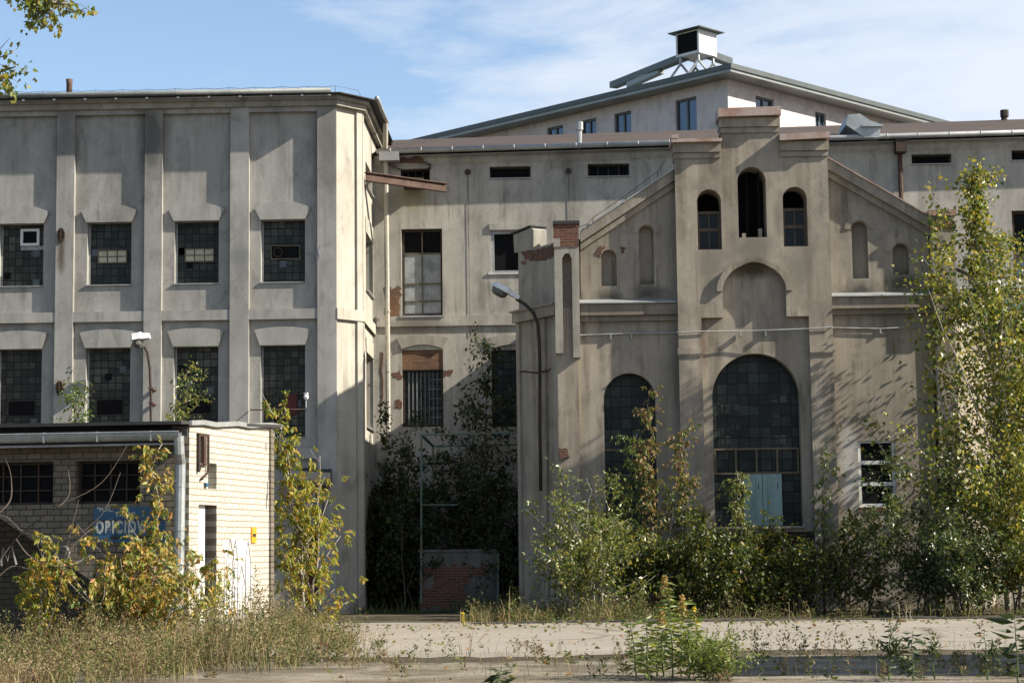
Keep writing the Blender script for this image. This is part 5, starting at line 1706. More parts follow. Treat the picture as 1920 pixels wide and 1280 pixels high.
def plant(name, label, cat, px, Y, ytop, spread, nbr=40, nleaf=3000, leaf=(0.09, 0.06), mats=None, bark=None, lean=0.0, r0=0.06, t0=0.15,
          upang=(20, 60), prof=None, seed=1, droop=0.3, stems=1, jit=0.12, comp=0, group=None, parts=('trunk', 'crown'), curve=0.35, base=None, height=None, leany=0.0):
    rng = np.random.default_rng(seed)
    X = Xp(px, Y, 1100) if base is None else base[0]
    h = (Zp(px, ytop, Y) if height is None else height)
    root = thing(name, label, cat, (X, Y, 0), group)
    prof = prof or (lambda t: 1 - 0.5 * t)
    wood = MB()
    Cs, Ds = [], []
    for s in range(stems):
        hh = h * (1.0 if s == 0 else rng.uniform(0.6, 0.95))
        lx = lean * hh + (0 if stems == 1 else rng.normal() * 0.42 * spread)
        ly = leany * hh + (0 if stems == 1 else rng.normal() * 0.2 * spread)
        pts = []
        wob = rng.normal(size=(12, 2)) * 0.018 * hh
        bx, by = (0, 0) if stems == 1 else (rng.normal() * 0.12 * spread, rng.normal() * 0.12 * spread)
        for k in range(12):
            t = k / 11
            pts.append(np.array([bx + lx * t ** 1.3 + wob[k, 0] * t, by + ly * t ** 1.3 + wob[k, 1] * t, hh * t - 0.05 * (k == 0)]))
        wood.tube([Vector(p) for p in pts], [max(0.006, r0 * (1 - 0.92 * k / 11) * (1 if stems == 1 else 0.7)) for k in range(12)], 6)
        nb = max(3, nbr // stems)
        for bi in range(nb):
            t = t0 + (0.985 - t0) * ((bi + rng.uniform(0, 1)) / nb)
            f = t * 11
            i = min(10, int(f))
            p0 = pts[i] + (pts[i + 1] - pts[i]) * (f - i)
            az = bi * 2.4 + rng.uniform(-0.6, 0.6)
            el = math.radians(rng.uniform(*upang))
            ln = spread * prof(t) * rng.uniform(0.3, 1.4)
            d = np.array([math.cos(az) * math.cos(el), math.sin(az) * math.cos(el), math.sin(el)])
            bp = [p0]
            for k in range(1, 6):
                d2 = d + np.array([0, 0, curve * k / 5 - droop * 0.25 * k / 5])
                d2 /= np.linalg.norm(d2)
                bp.append(bp[-1] + d2 * ln / 5 + rng.normal(size=3) * ln * 0.025)
            rb = max(0.004, r0 * 0.42 * (1 - 0.8 * t))
            wood.tube([Vector(p) for p in bp], [rb * (1 - 0.85 * k / 5) + 0.002 for k in range(6)], 4)
            nl = int(nleaf / stems / nb * (0.35 + 0.65 * ln / max(1e-6, spread)) * rng.uniform(0.6, 1.4)) + 2
            u = rng.uniform(0.15, 1.0, size=nl) ** 0.8
            seg = np.clip((u * 5).astype(int), 0, 4)
            bpa = np.array(bp)
            c = bpa[seg] + (bpa[seg + 1] - bpa[seg]) * (u * 5 - seg)[:, None]
            # side twigs: clusters offset from the branch
            ntw = max(2, int(ln / 0.35))
            tid = rng.integers(0, ntw, size=nl)
            toff = rng.normal(size=(ntw, 3)) * min(jit * 2.2, 0.5 * ln)
            amt = rng.uniform(0, 1, size=(nl, 1))
            c = c + toff[tid] * amt + rng.normal(size=(nl, 3)) * jit * 0.55
            dd = rng.normal(size=(nl, 3)) + toff[tid] * 1.2
            dd[:, 2] -= droop * 2.0
            Cs.append(c)
            Ds.append(dd)
    C = np.concatenate(Cs)
    D = np.concatenate(Ds)
    C[:, 2] = np.maximum(C[:, 2], 0.04)
    if comp:
        # pinnate leaves: leaflets along a drooping stalk
        D = D / np.linalg.norm(D, axis=1, keepdims=True)
        n = len(C)
        out_c, out_d = [], []
        side = np.cross(D, rng.normal(size=(n, 3)))
        side /= np.linalg.norm(side, axis=1, keepdims=True)
        for k in range(comp):
            t = (k // 2 + 1) / (comp // 2 + 1)
            sg_ = 1 if k % 2 else -1
            if k == comp - 1:
                sg_ = 0
                t = 1
            out_c.append(C + D * leaf[0] * 1.6 * t)
            dd = D * 0.6 + side * sg_ * 0.9
            dd[:, 2] -= droop
            out_d.append(dd)
        C = np.concatenate(out_c)
        D = np.concatenate(out_d)
    w = wood.build(parts[0], bark or M_bark, None, smooth=True)
    w.parent = root
    lm = leaf_mesh(parts[1], C, D, leaf[0], leaf[1], mats, root, rng)
    return root


LM_pop = leafmat('poplar_leaves', [(0.0, (0.06, 0.10, 0.022)), (0.35, (0.13, 0.165, 0.035)), (0.62, (0.23, 0.235, 0.05)), (0.85, (0.32, 0.28, 0.06)), (1.0, (0.33, 0.23, 0.06))], 0.38, 0.38, 0.5)
LM_dark = leafmat('dark_green_leaves', [(0.0, (0.024, 0.042, 0.010)), (0.5, (0.055, 0.075, 0.016)), (0.85, (0.11, 0.12, 0.026)), (1.0, (0.20, 0.15, 0.04))], 0.35, 0.42, 0.4)
LM_mid = leafmat('green_leaves', [(0.0, (0.045, 0.085, 0.022)), (0.5, (0.08, 0.12, 0.03)), (0.85, (0.13, 0.15, 0.045)), (1.0, (0.22, 0.18, 0.05))], 0.35, 0.36, 0.6)
LM_pale = leafmat('pale_green_leaves', [(0.0, (0.055, 0.09, 0.022)), (0.4, (0.11, 0.14, 0.035)), (0.8, (0.20, 0.205, 0.06)), (1.0, (0.29, 0.24, 0.08))], 0.35, 0.35, 0.6)
LM_yel = leafmat('yellow_leaves', [(0.0, (0.11, 0.16, 0.03)), (0.4, (0.22, 0.235, 0.04)), (0.72, (0.36, 0.31, 0.05)), (0.92, (0.42, 0.27, 0.055)), (1.0, (0.32, 0.15, 0.05))], 0.4, 0.5, 0.35)
LM_org = leafmat('orange_leaves', [(0.0, (0.08, 0.13, 0.025)), (0.35, (0.17, 0.20, 0.045)), (0.6, (0.36, 0.28, 0.07)), (0.85, (0.42, 0.26, 0.08)), (1.0, (0.30, 0.13, 0.05))], 0.35, 0.5, 0.35)
LM_dead = leafmat('withered_leaves', [(0.0, (0.08, 0.12, 0.03)), (0.45, (0.14, 0.15, 0.045)), (0.65, (0.22, 0.14, 0.075)), (1.0, (0.25, 0.15, 0.095))], 0.3, 0.6, 0.25)
LM_willow = leafmat('silver_green_leaves', [(0.0, (0.028, 0.05, 0.018)), (0.5, (0.055, 0.08, 0.026)), (0.9, (0.11, 0.13, 0.045)), (1.0, (0.17, 0.17, 0.07))], 0.35, 0.36, 0.5)

LM_court = leafmat('court_shaded_leaves', [(0.0, (0.014, 0.026, 0.008)), (0.6, (0.03, 0.045, 0.013)), (1.0, (0.07, 0.075, 0.02))], 0.25, 0.5, 0.25)  # the yard's shade is painted into these darker greens
# the poplar at the right: tall, narrow head, wide skirts
def pop_prof(t):
    return 1.0 if t < 0.3 else max(0.12, 1.0 - (t - 0.3) * 1.6)


plant('poplar_tree', 'tall young poplar with yellowing glossy leaves by the right edge of the yard', 'tree', 1888, 49.3, 322, 3.9, nbr=105, nleaf=18000, leaf=(0.11, 0.092), mats=LM_pop, bark=M_twig,
      lean=-0.04, r0=0.085, t0=0.05, upang=(15, 58), prof=pop_prof, seed=11, droop=0.25, jit=0.19, curve=0.5)
plant('poplar_tree', 'slender poplar sapling with loose leaves left of the tallest poplar', 'tree', 1790, 49.0, 372, 1.4, nbr=46, nleaf=3000, leaf=(0.11, 0.09), mats=LM_pop, bark=M_twig,
      lean=-0.01, r0=0.05, t0=0.18, upang=(30, 62), prof=lambda t: 1.15 - 0.95 * t, seed=12, droop=0.2, jit=0.16, curve=0.5)
plant('poplar_tree', 'bushy poplar sapling with golden leaves touching the right picture edge', 'tree', 1945, 48.6, 560, 1.9, nbr=54, nleaf=8500, leaf=(0.11, 0.092), mats=LM_pop, bark=M_twig,
      lean=-0.02, r0=0.05, t0=0.06, upang=(20, 55), prof=lambda t: 1.15 - 0.8 * t, seed=13, droop=0.2, jit=0.18, curve=0.4)
shr = [
    # name, label, px, Y, ytop, spread, nbr, nleaf, leaf, mat, stems, upang, comp
    ('bush', 'big silvery green bush in front of the white framed window', 1722, 47.4, 868, 1.35, 60, 7000, (0.085, 0.045), LM_willow, 5, (5, 55), 0),
    ('bush', 'dark bush at the foot of the tallest poplar', 1812, 46.2, 965, 1.2, 46, 4600, (0.085, 0.05), LM_willow, 5, (0, 50), 0),
    ('bush', 'dense yellow green shrub under the poplars at the right picture edge', 1900, 46.9, 850, 1.25, 50, 5200, (0.09, 0.065), LM_pop, 5, (0, 55), 0),
    ('bush', 'low dark green bush between the tall arched window and the white framed window', 1610, 48.2, 985, 1.0, 36, 3000, (0.085, 0.05), LM_dark, 4, (10, 60), 0),
    ('sapling', 'thin sapling with few yellow leaves beside the right tower pilaster', 1545, 49.0, 838, 0.55, 16, 150, (0.10, 0.05), LM_mid, 1, (20, 60), 5),
    ('bush', 'bright light green bush in front of the hall corner buttress', 1095, 46.6, 895, 1.25, 60, 5600, (0.085, 0.045), LM_pale, 6, (5, 60), 0),
    ('sapling', 'green leafy sapling before the left arched window', 1172, 49.2, 812, 0.75, 26, 420, (0.11, 0.05), LM_mid, 2, (25, 65), 5),
    ('sapling', 'tall sapling with a green top and withered brown leaves at the left arched window', 1222, 48.8, 742, 0.55, 24, 300, (0.11, 0.05), LM_dead, 1, (30, 70), 5),
    ('sapling', 'withering sapling in front of the left tower pilaster', 1287, 48.9, 800, 0.55, 22, 260, (0.11, 0.05), LM_dead, 1, (25, 65), 5),
    ('bush', 'dark leafy bush under the left arched window', 1215, 48.0, 960, 1.0, 44, 4200, (0.095, 0.05), LM_dark, 5, (10, 60), 0),
    ('bush', 'dense dark bush below the left tower pilaster', 1300, 47.6, 975, 0.95, 44, 4200, (0.095, 0.05), LM_dark, 5, (10, 60), 0),
    ('sapling', 'pale green sapling growing in front of the turquoise door', 1395, 48.6, 882, 0.5, 22, 340, (0.10, 0.05), LM_pale, 1, (25, 65), 5),
    ('bush', 'dark bush spreading below the turquoise door', 1395, 47.8, 1005, 0.85, 40, 3300, (0.095, 0.05), LM_dark, 5, (10, 60), 0),
    ('bush', 'low sparse bush on the dark ground right of the turquoise door', 1505, 47.8, 1020, 0.75, 26, 1200, (0.09, 0.05), LM_dark, 4, (10, 60), 0),
    ('bush', 'dark straggly bush right beside the brick apron under the turquoise door', 1470, 48.6, 965, 0.7, 34, 2200, (0.095, 0.05), LM_dark, 5, (10, 60), 0),
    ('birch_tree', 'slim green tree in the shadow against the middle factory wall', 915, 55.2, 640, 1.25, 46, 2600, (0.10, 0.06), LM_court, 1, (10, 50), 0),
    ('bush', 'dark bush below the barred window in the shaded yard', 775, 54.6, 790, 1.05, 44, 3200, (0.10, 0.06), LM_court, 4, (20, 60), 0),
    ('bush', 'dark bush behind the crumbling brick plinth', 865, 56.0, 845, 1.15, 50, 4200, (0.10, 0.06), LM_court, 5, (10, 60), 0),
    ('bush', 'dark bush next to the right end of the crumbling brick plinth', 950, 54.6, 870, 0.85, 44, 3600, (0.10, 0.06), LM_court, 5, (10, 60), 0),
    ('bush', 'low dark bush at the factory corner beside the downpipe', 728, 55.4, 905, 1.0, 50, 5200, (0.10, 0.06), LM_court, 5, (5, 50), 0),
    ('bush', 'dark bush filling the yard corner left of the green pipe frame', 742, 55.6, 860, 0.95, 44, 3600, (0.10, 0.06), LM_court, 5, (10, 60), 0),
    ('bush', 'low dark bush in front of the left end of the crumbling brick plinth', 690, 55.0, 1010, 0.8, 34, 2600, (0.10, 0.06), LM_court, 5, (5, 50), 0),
    ('ash_tree', 'bright yellow leaved young tree beside the sunlit shed wall', 565, 40.6, 735, 0.95, 50, 500, (0.115, 0.05), LM_yel, 5, (20, 70), 7),
    ('sapling', 'thin upright orange and green sapling crossing the right end of the blue sign', 290, 33.9, 832, 0.34, 22, 120, (0.105, 0.05), LM_org, 1, (10, 60), 7),
    ('sapling', 'broad orange and green sapling at the foot of the shed downpipe', 292, 33.7, 1010, 0.95, 40, 400, (0.105, 0.05), LM_org, 4, (5, 60), 7),
    ('sapling', 'low spreading orange tinged sapling under the left half of the blue sign', 222, 33.4, 1035, 0.75, 30, 260, (0.105, 0.05), LM_org, 3, (5, 60), 7),
    ('sapling', 'small yellow green sapling left of the blue sign', 78, 33.2, 1012, 0.5, 18, 150, (0.10, 0.05), LM_yel, 2, (15, 60), 7),
    ('sapling', 'thin leafy sapling leaning over the whitewashed side wall of the shed', 405, 35.4, 1010, 0.6, 14, 70, (0.10, 0.05), LM_yel, 2, (20, 60), 5),
]
for i, (nm, lb, px, Y, yt, spd, nb, nl, lf_, mt_, st, ua, cp) in enumerate(shr):
    if not cp:
        spd, nl, lf_ = spd * 1.6, int(nl * 1.65), (lf_[0] * 1.2, lf_[1] * 1.25)
    else:
        spd, nl, lf_ = spd * 1.25, int(nl * 1.6), (lf_[0] * 0.98, lf_[1] * 0.95)
    tree = nm in ('birch_tree', 'ash_tree')
    plant(nm, lb, {'bush': 'bush', 'sapling': 'sapling'}.get(nm, 'tree'), px, Y, yt, spd, nbr=nb, nleaf=nl, leaf=lf_, mats=mt_, bark=M_twig if mt_ in (LM_yel, LM_pale, LM_org) else M_barkd,
          r0=0.035 if not tree else 0.05, t0=0.05 if nm != 'sapling' else 0.12, upang=ua, seed=100 + i, droop=0.3 if not cp else 0.55, stems=st, jit=0.13, comp=cp, parts=('stem', 'foliage') if not tree else ('trunk', 'crown'),
          prof=(lambda t: 1.0 - 0.5 * t) if mt_ is LM_org else (lambda t: 1.0 if t < 0.55 else 0.28) if nm == 'ash_tree' else (lambda t: 1.05 - 0.75 * t) if st == 1 else (lambda t: 0.75 - 0.35 * t))
# plants behind the shed roof
zr_ = zss0
for px, Y, yt, spd, nl, mt_, lb in ((130, 40.5, 740, 0.85, 2200, LM_mid, 'sparse leafy weed tree sticking up behind the left shed roof edge'), (356, 42.0, 718, 0.85, 2600, LM_pale, 'light green shrub rising behind the shed roof corner')):
    plant('shrub', lb, 'shrub', px, Y, yt, spd, nbr=34, nleaf=nl, leaf=(0.10, 0.05), mats=mt_, bark=M_barkd, r0=0.03, t0=0.62, upang=(20, 60), seed=int(px), stems=2, jit=0.11, parts=('stem', 'foliage'), prof=lambda t: 0.9 - 0.4 * t)
# bare shrub in front of the shed
bs = thing('bare_shrub', 'nearly leafless dark shrub whose thin arching twigs cross the left shed front', 'shrub', (P(-40, 1250, 30.5).x, 30.5, 0))
mb = MB()
for pts in ([(-40, 1255), (-20, 1100), (30, 1010), (110, 950), (190, 905), (240, 832)], [(-40, 1250), (-10, 980), (50, 1000), (120, 1012), (190, 965), (226, 885)], [(-30, 1250), (70, 1200), (105, 1130), (122, 1040), (148, 935)],
            [(30, 1010), (60, 1045), (120, 1062), (200, 1040)], [(110, 950), (130, 925), (128, 880)], [(-20, 1100), (20, 1062), (60, 1066), (90, 1050)], [(0, 960), (20, 935), (20, 890), (10, 860)], [(122, 1040), (160, 1000), (180, 990)]):
    q = [P(a, b, 30.5 + 0.1 * (k % 3)) for k, (a, b) in enumerate(pts)]
    sm_ = []
    for k in range(len(q) - 1):
        p0_, p1_, p2_, p3_ = q[max(0, k - 1)], q[k], q[k + 1], q[min(len(q) - 1, k + 2)]
        for u in range(5):
            t = u / 5
            sm_.append(0.5 * ((2 * p1_) + (p2_ - p0_) * t + (2 * p0_ - 5 * p1_ + 4 * p2_ - p3_) * t * t + (3 * p1_ - p0_ - 3 * p2_ + p3_) * t ** 3))
    sm_.append(q[-1])
    mb.tube(sm_, [0.012 * (1 - 0.75 * k / len(sm_)) + 0.002 for k in range(len(sm_))], 5)
mb.build('twigs', M_barkd, bs)

# overhanging branches in the upper left corner
rng = np.random.default_rng(77)
tb_ = P(-330, 1100, 20.0)
ovt = thing('overhanging_tree', 'tree at the left whose leafy branch tips hang into the upper left corner', 'tree', (tb_.x, 20.0, 0))
wd = MB()
tp_ = [Vector((0, 0, 0)), Vector((0.1, 0, 2.5)), Vector((0.05, 0.05, 5)), Vector((0.25, 0, 7.6)), Vector((0.3, 0.1, 9.4))]
wd.tube(tp_, [0.2, 0.17, 0.14, 0.09, 0.03], 8)
C, D = [], []
def limb(pts, r, dens, spr):
    q = [P(*p, 20.0 + (k % 2) * 0.15) - Vector((tb_.x, 20.0, 0)) for k, p in enumerate(pts)]
    wd.tube(q, [r * (1 - 0.8 * k / (len(q) - 1)) for k in range(len(q))], 5)
    for k in range(1, len(q)):
        for _ in range(dens):
            t = rng.uniform(0, 1)
            c = q[k - 1].lerp(q[k], t)
            o_ = rng.normal(size=3) * spr
            e_ = c + Vector(o_)
            if _ % 3 == 0:
                wd.tube([c, c.lerp(e_, 0.6) + Vector((0, 0, 0.03)), e_], [0.005, 0.004, 0.002], 3)
            for _k in range(3):
                C.append(tuple(e_ + Vector(rng.normal(size=3) * 0.035)))
                D.append(tuple(np.array(o_) * 2 + rng.normal(size=3) * 0.5 + np.array([0, 0, -0.6])))
limb([(-300, -160), (-160, -90), (-20, -50), (50, -25), (100, 5), (140, 8)], 0.05, 26, 0.10)
limb([(40, -40), (62, 0), (66, 25), (72, 48)], 0.02, 22, 0.065)
limb([(75, -10), (95, 20), (93, 36)], 0.02, 20, 0.065)
limb([(110, 5), (140, 22), (160, 22)], 0.012, 7, 0.06)
limb([(-290, -20), (-120, 60), (-40, 110), (0, 135), (30, 125)], 0.035, 10, 0.09)
limb([(-60, 105), (-20, 150), (5, 150), (14, 168)], 0.02, 14, 0.06)
limb([(-40, 110), (0, 108), (22, 100), (40, 84)], 0.01, 3, 0.05)
limb([(-20, 140), (20, 145), (42, 134), (52, 140)], 0.01, 4, 0.05)
limb([(-30, 115), (0, 92), (20, 70)], 0.008, 0, 0.05)
for k in range(60):
    a = rng.uniform(0, 6.28)
    t = rng.uniform(0.72, 1)
    c = tp_[3].lerp(tp_[4], rng.uniform(0, 1))
    e_ = c + Vector((-abs(math.cos(a)) * 1.6, math.sin(a) * 1.6, rng.uniform(0, 1.0)))
    wd.tube([c, c.lerp(e_, 0.5) + Vector((0, 0, 0.2)), e_], [0.02, 0.014, 0.004], 4)
    for _ in range(40):
        p_ = c.lerp(e_, rng.uniform(0.3, 1)) + Vector(rng.normal(size=3) * 0.15)
        C.append(tuple(p_))
        D.append(tuple(rng.normal(size=3) + np.array([0, 0, -0.6])))
w_ = wd.build('trunk', M_bark, None)
w_.parent = ovt
leaf_mesh('crown', np.array(C), np.array(D), 0.062, 0.05, LM_pop, ovt, rng)

# ------------------------------------------------------------------ weeds and grass
def blades(name, base, h, w, lean, mat, rng, seeds=0):
    n = len(base)
    az = rng.uniform(0, 2 * math.pi, n)
    dr = np.stack([np.cos(az), np.sin(az), np.zeros(n)], 1)
    sd_ = np.stack([-np.sin(az), np.cos(az), np.zeros(n)], 1)
    az2 = rng.uniform(0, 2 * math.pi, n)
    sd_ = np.stack([np.cos(az2), np.sin(az2), np.zeros(n)], 1)
    hh = h[:, None]
    ww_ = w[:, None]
    ln = lean[:, None]
    up_ = np.array([[0, 0, 1.0]])
    V = np.empty((n, 5, 3), dtype=np.float32)
    V[:, 0] = base - sd_ * ww_ / 2
    V[:, 1] = base + sd_ * ww_ / 2
    m_ = base + up_ * hh * 0.55 + dr * ln * hh * 0.35
    V[:, 2] = m_ + sd_ * ww_ * 0.42
    V[:, 3] = m_ - sd_ * ww_ * 0.42
    V[:, 4] = base + up_ * hh * (1 - 0.25 * ln) + dr * ln * hh
    me = bpy.data.meshes.new(name)
    me.vertices.add(n * 5)
    me.vertices.foreach_set('co', V.reshape(-1))
    idx = np.arange(n, dtype=np.int32)[:, None] * 5
    tri = np.concatenate([idx + np.array([[0, 1, 2]]), idx + np.array([[0, 2, 3]]), idx + np.array([[3, 2, 4]])], axis=1).reshape(-1).astype(np.int32)
    me.loops.add(len(tri))
    me.loops.foreach_set('vertex_index', tri)
    me.polygons.add(n * 3)
    me.polygons.foreach_set('loop_start', np.arange(0, n * 9, 3, dtype=np.int32))
    me.update(calc_edges=True)
    me.validate()
    me.materials.append(mat)
    o = bpy.data.objects.new(name, me)
    COL.objects.link(o)
    return o


def grassmat(name, stops):
    """blade colour varies from blade to blade and from patch to patch"""
    mt, nt, b = nodes(name)
    L = nt.links
    g = nt.nodes.new('ShaderNodeNewGeometry')
    p = wpos(nt, (1, 1, 0.15))
    big = noise(nt, p, 1.1, 3, 0.6)
    f = math_(nt, 'ADD', math_(nt, 'MULTIPLY', g.outputs['Random Per Island'], 0.45), math_(nt, 'MULTIPLY_ADD', big, 2.2, -0.85))
    c = ramp(nt, f, stops)
    L.new(c, b.inputs['Base Color'])
    b.inputs['Roughness'].default_value = 0.7
    b.inputs['Specular IOR Level'].default_value = 0.2
    t = nt.nodes.new('ShaderNodeBsdfTranslucent')
    L.new(c, t.inputs[0])
    ms = nt.nodes.new('ShaderNodeMixShader')
    ms.inputs[0].default_value = 0.3
    L.new(b.outputs[0], ms.inputs[1])
    L.new(t.outputs[0], ms.inputs[2])
    L.new(ms.outputs[0], nt.nodes['Material Output'].inputs['Surface'])
    return mt


GM_dry = grassmat('dry_grass_blades', [(0.0, (0.05, 0.08, 0.02)), (0.32, (0.11, 0.12, 0.035)), (0.48, (0.24, 0.195, 0.09)), (0.65, (0.33, 0.26, 0.14)), (0.85, (0.19, 0.115, 0.065)), (1.0, (0.12, 0.07, 0.042))])
GM_weed = grassmat('mugwort_leaves', [(0.0, (0.045, 0.075, 0.02)), (0.3, (0.085, 0.11, 0.03)), (0.5, (0.16, 0.145, 0.055)), (0.7, (0.20, 0.13, 0.07)), (0.9, (0.15, 0.085, 0.05)), (1.0, (0.30, 0.25, 0.16))])
GM_seed = leafmat('grass_seed_heads', [(0.0, (0.26, 0.20, 0.12)), (0.5, (0.33, 0.27, 0.17)), (0.8, (0.18, 0.11, 0.065)), (1.0, (0.50, 0.47, 0.38))], 0.35, 0.7, 0.2)
GM_green = leafmat('green_undergrowth', [(0.0, (0.04, 0.075, 0.02)), (0.5, (0.08, 0.11, 0.03)), (0.85, (0.14, 0.14, 0.05)), (1.0, (0.24, 0.19, 0.08))], 0.3, 0.55, 0.3)
rng = np.random.default_rng(42)


def grass_patch(n, xpx, Yr, hfun, keep=None, clump=0.25):
    Ys = rng.uniform(Yr[0], Yr[1], n)
    pxs = rng.uniform(xpx[0], xpx[1], n)
    u = np.array([Xp(a, b, 1200) for a, b in zip(pxs, Ys)])
    k = np.ones(n, bool) if keep is None else np.array([keep(a, b) for a, b in zip(pxs, Ys)]) > rng.uniform(0, 1, n)
    pxs, Ys, u = pxs[k], Ys[k], u[k]
    # clumping
    cx = np.round(u / clump) * clump + rng.normal(size=len(u)) * clump * 0.35
    B = np.stack([cx, Ys, np.zeros(len(u))], 1)
    h = np.array([hfun(a, b) for a, b in zip(pxs, Ys)]) * rng.uniform(0.45, 1.15, len(u))
    r_ = np.abs(np.sin(np.floor(u / 0.42) * 127.1 + np.floor(Ys / 0.7) * 311.7) * 43758.5453) % 1
    h = h * (0.45 + 1.05 * r_ ** 1.3)
    return B[r_ > 0.12], h[r_ > 0.12]


def patchy(px, Y, k=1.0):
    a = math.sin(px * 0.021 * k + 1.3 * Y) + math.sin(px * 0.047 * k - 0.9 * Y + 2) + math.sin(px * 0.011 * k + 0.45 * Y + 4)
    return a / 3


def hleft(px, Y):
    return max(0.12, 0.58 + 0.46 * patchy(px, Y)) * max(0.18, min(1.0, (770 - px) / 300)) * (0.75 if px < 300 else min(1.15, 0.75 + (px - 300) / 400))


def in_shed(px, Y):
    x = Xp(px, Y, 1200)
    sx = nc.x + (Y - nc.y) * dS.x / dS.y
    return Y > nc.y - 0.15 and Y < nc.y + LS * dS.y + 0.2 and x < sx + 0.08


def kleft(px, Y):
    if in_shed(px, Y):
        return 0
    k = max(0.0, min(1.0, (745 - px) / 200)) * (1.0 if px < 680 else 0.5)
    if Y < 27.5:
        k *= max(0.0, min(1.0, (430 - px) / 160 + (Y - 26) * 0.5))
    return k * (0.75 + 0.6 * patchy(px, Y))


def feather(name, n, xpx, Yr, hfun, keep, mat, parent, per=46, w=0.09):
    """many upright feathery weeds: small leaves up thin stems, wider below the top"""
    B, h = grass_patch(n, xpx, Yr, hfun, keep, 0.12)
    k = len(B)
    t = rng.uniform(0.08, 1.0, size=(k, per))
    rad = w * (1.15 - t) ** 0.6 * (0.35 + 0.65 * np.minimum(1, t * 4))
    az = rng.uniform(0, 6.283, size=(k, per))
    rr = rad * rng.uniform(0.1, 1.0, size=(k, per))
    lean_ = rng.normal(size=(k, 2)) * 0.16
    hh = h[:, None]
    C = np.stack([B[:, 0:1] + np.cos(az) * rr + lean_[:, 0:1] * t * t * hh, B[:, 1:2] + np.sin(az) * rr + lean_[:, 1:2] * t * t * hh, t * hh], 2).reshape(-1, 3)
    D = np.stack([np.cos(az), np.sin(az), rng.uniform(0.1, 1.4, size=(k, per))], 2).reshape(-1, 3)
    C[:, 2] = np.maximum(C[:, 2], 0.02)
    return leaf_mesh(name, C, D, 0.055, 0.02, mat, parent, rng), B, h


B1, h1 = grass_patch(17000, (-80, 760), (23.0, 41.5), hleft, kleft, 0.16)
g1 = blades('dry_grass', B1, h1, rng.uniform(0.005, 0.012, len(B1)), rng.uniform(0.05, 0.8, len(B1)), GM_dry, rng)
tag(g1, kind='stuff', label='tall dry yellow grass and weeds filling the left foreground', category='grass')
sel = rng.choice(len(B1), min(len(B1), 3600), replace=False)
reps = 5
C = np.repeat(B1[sel], reps, 0) + np.stack([rng.normal(size=len(sel) * reps) * 0.04, rng.normal(size=len(sel) * reps) * 0.04, np.repeat(h1[sel], reps) * rng.uniform(0.7, 1.15, len(sel) * reps)], 1)
leaf_mesh('seed_heads', C, rng.normal(size=C.shape), 0.032, 0.016, GM_seed, g1, rng)
feather('weed_stalks', 2600, (-80, 740), (24.0, 40.5), lambda a, b: max(0.2, 0.72 + 0.6 * patchy(a + 300, b)) * max(0.3, min(1.0, (800 - a) / 260)) * (0.68 if a < 300 else min(1.0, 0.68 + (a - 300) / 400)), kleft, GM_weed, g1)

B2, h2 = grass_patch(3400, (690, 1960), (24.0, 31.5), lambda a, b: max(0.08, 0.26 + 0.3 * patchy(a, b)), lambda a, b: (0.75 if 29.6 < b < 31.5 else 0.25) * (0.6 + patchy(a * 2, b)), 0.5)
g2 = blades('dry_grass', B2, h2, rng.uniform(0.004, 0.009, len(B2)), rng.uniform(0.05, 0.9, len(B2)), GM_dry, rng)
tag(g2, kind='stuff', label='sparse dry grass tufts in the cracks along the near edge of the road', category='grass')
sel = rng.choice(len(B2), len(B2) // 3, replace=False)
C = np.repeat(B2[sel], 4, 0) + np.stack([rng.normal(size=len(sel) * 4) * 0.03, rng.normal(size=len(sel) * 4) * 0.03, np.repeat(h2[sel], 4) * rng.uniform(0.7, 1.15, len(sel) * 4)], 1)
leaf_mesh('seed_heads', C, rng.normal(size=C.shape), 0.03, 0.015, GM_seed, g2, rng)
feather('weed_stalks', 210, (720, 1960), (24.0, 31.3), lambda a, b: max(0.2, 0.42 + 0.4 * patchy(a + 100, b)), lambda a, b: 0.9 if a > 1150 else 0.45, GM_weed, g2, 40, 0.06)

B3, h3 = grass_patch(7000, (880, 2000), (44.3, 50.5), lambda a, b: max(0.12, (0.5 if a < 1250 else 0.28) + 0.45 * patchy(a, b)), lambda a, b: (1.0 if b < 47 else 0.5) * (1.0 if a < 1260 else 0.15), 0.3)
g3 = blades('undergrowth', B3, h3, rng.uniform(0.008, 0.02, len(B3)), rng.uniform(0.1, 0.9, len(B3)), GM_dry, rng)
tag(g3, kind='stuff', label='rough undergrowth of grass and weeds in the strip before the hall', category='undergrowth')
C = np.repeat(B3[::2], 3, 0) + np.stack([rng.normal(size=len(B3[::2]) * 3) * 0.12, rng.normal(size=len(B3[::2]) * 3) * 0.12, np.repeat(h3[::2], 3) * rng.uniform(0.05, 1.0, len(B3[::2]) * 3)], 1)
leaf_mesh('ground_leaves', C, rng.normal(size=C.shape), 0.075, 0.05, GM_green, g3, rng)
feather('weed_stalks', 420, (890, 1960), (44.2, 47.5), lambda a, b: max(0.25, 0.65 + 0.5 * patchy(a + 50, b)) * (1 if a < 1260 else 0.6), lambda a, b: 1.0 if a < 1260 else 0.25, GM_weed, g3, 46, 0.12)
B4, h4 = grass_patch(2200, (610, 980), (53.0, 56.8), lambda a, b: max(0.1, 0.4 + 0.4 * patchy(a, b)), None, 0.4)
g4 = blades('undergrowth', B4, h4, np.full(len(B4), 0.02), rng.uniform(0.1, 0.8, len(B4)), GM_green, rng)
tag(g4, kind='stuff', label='dark undergrowth on the floor of the shaded yard', category='undergrowth')


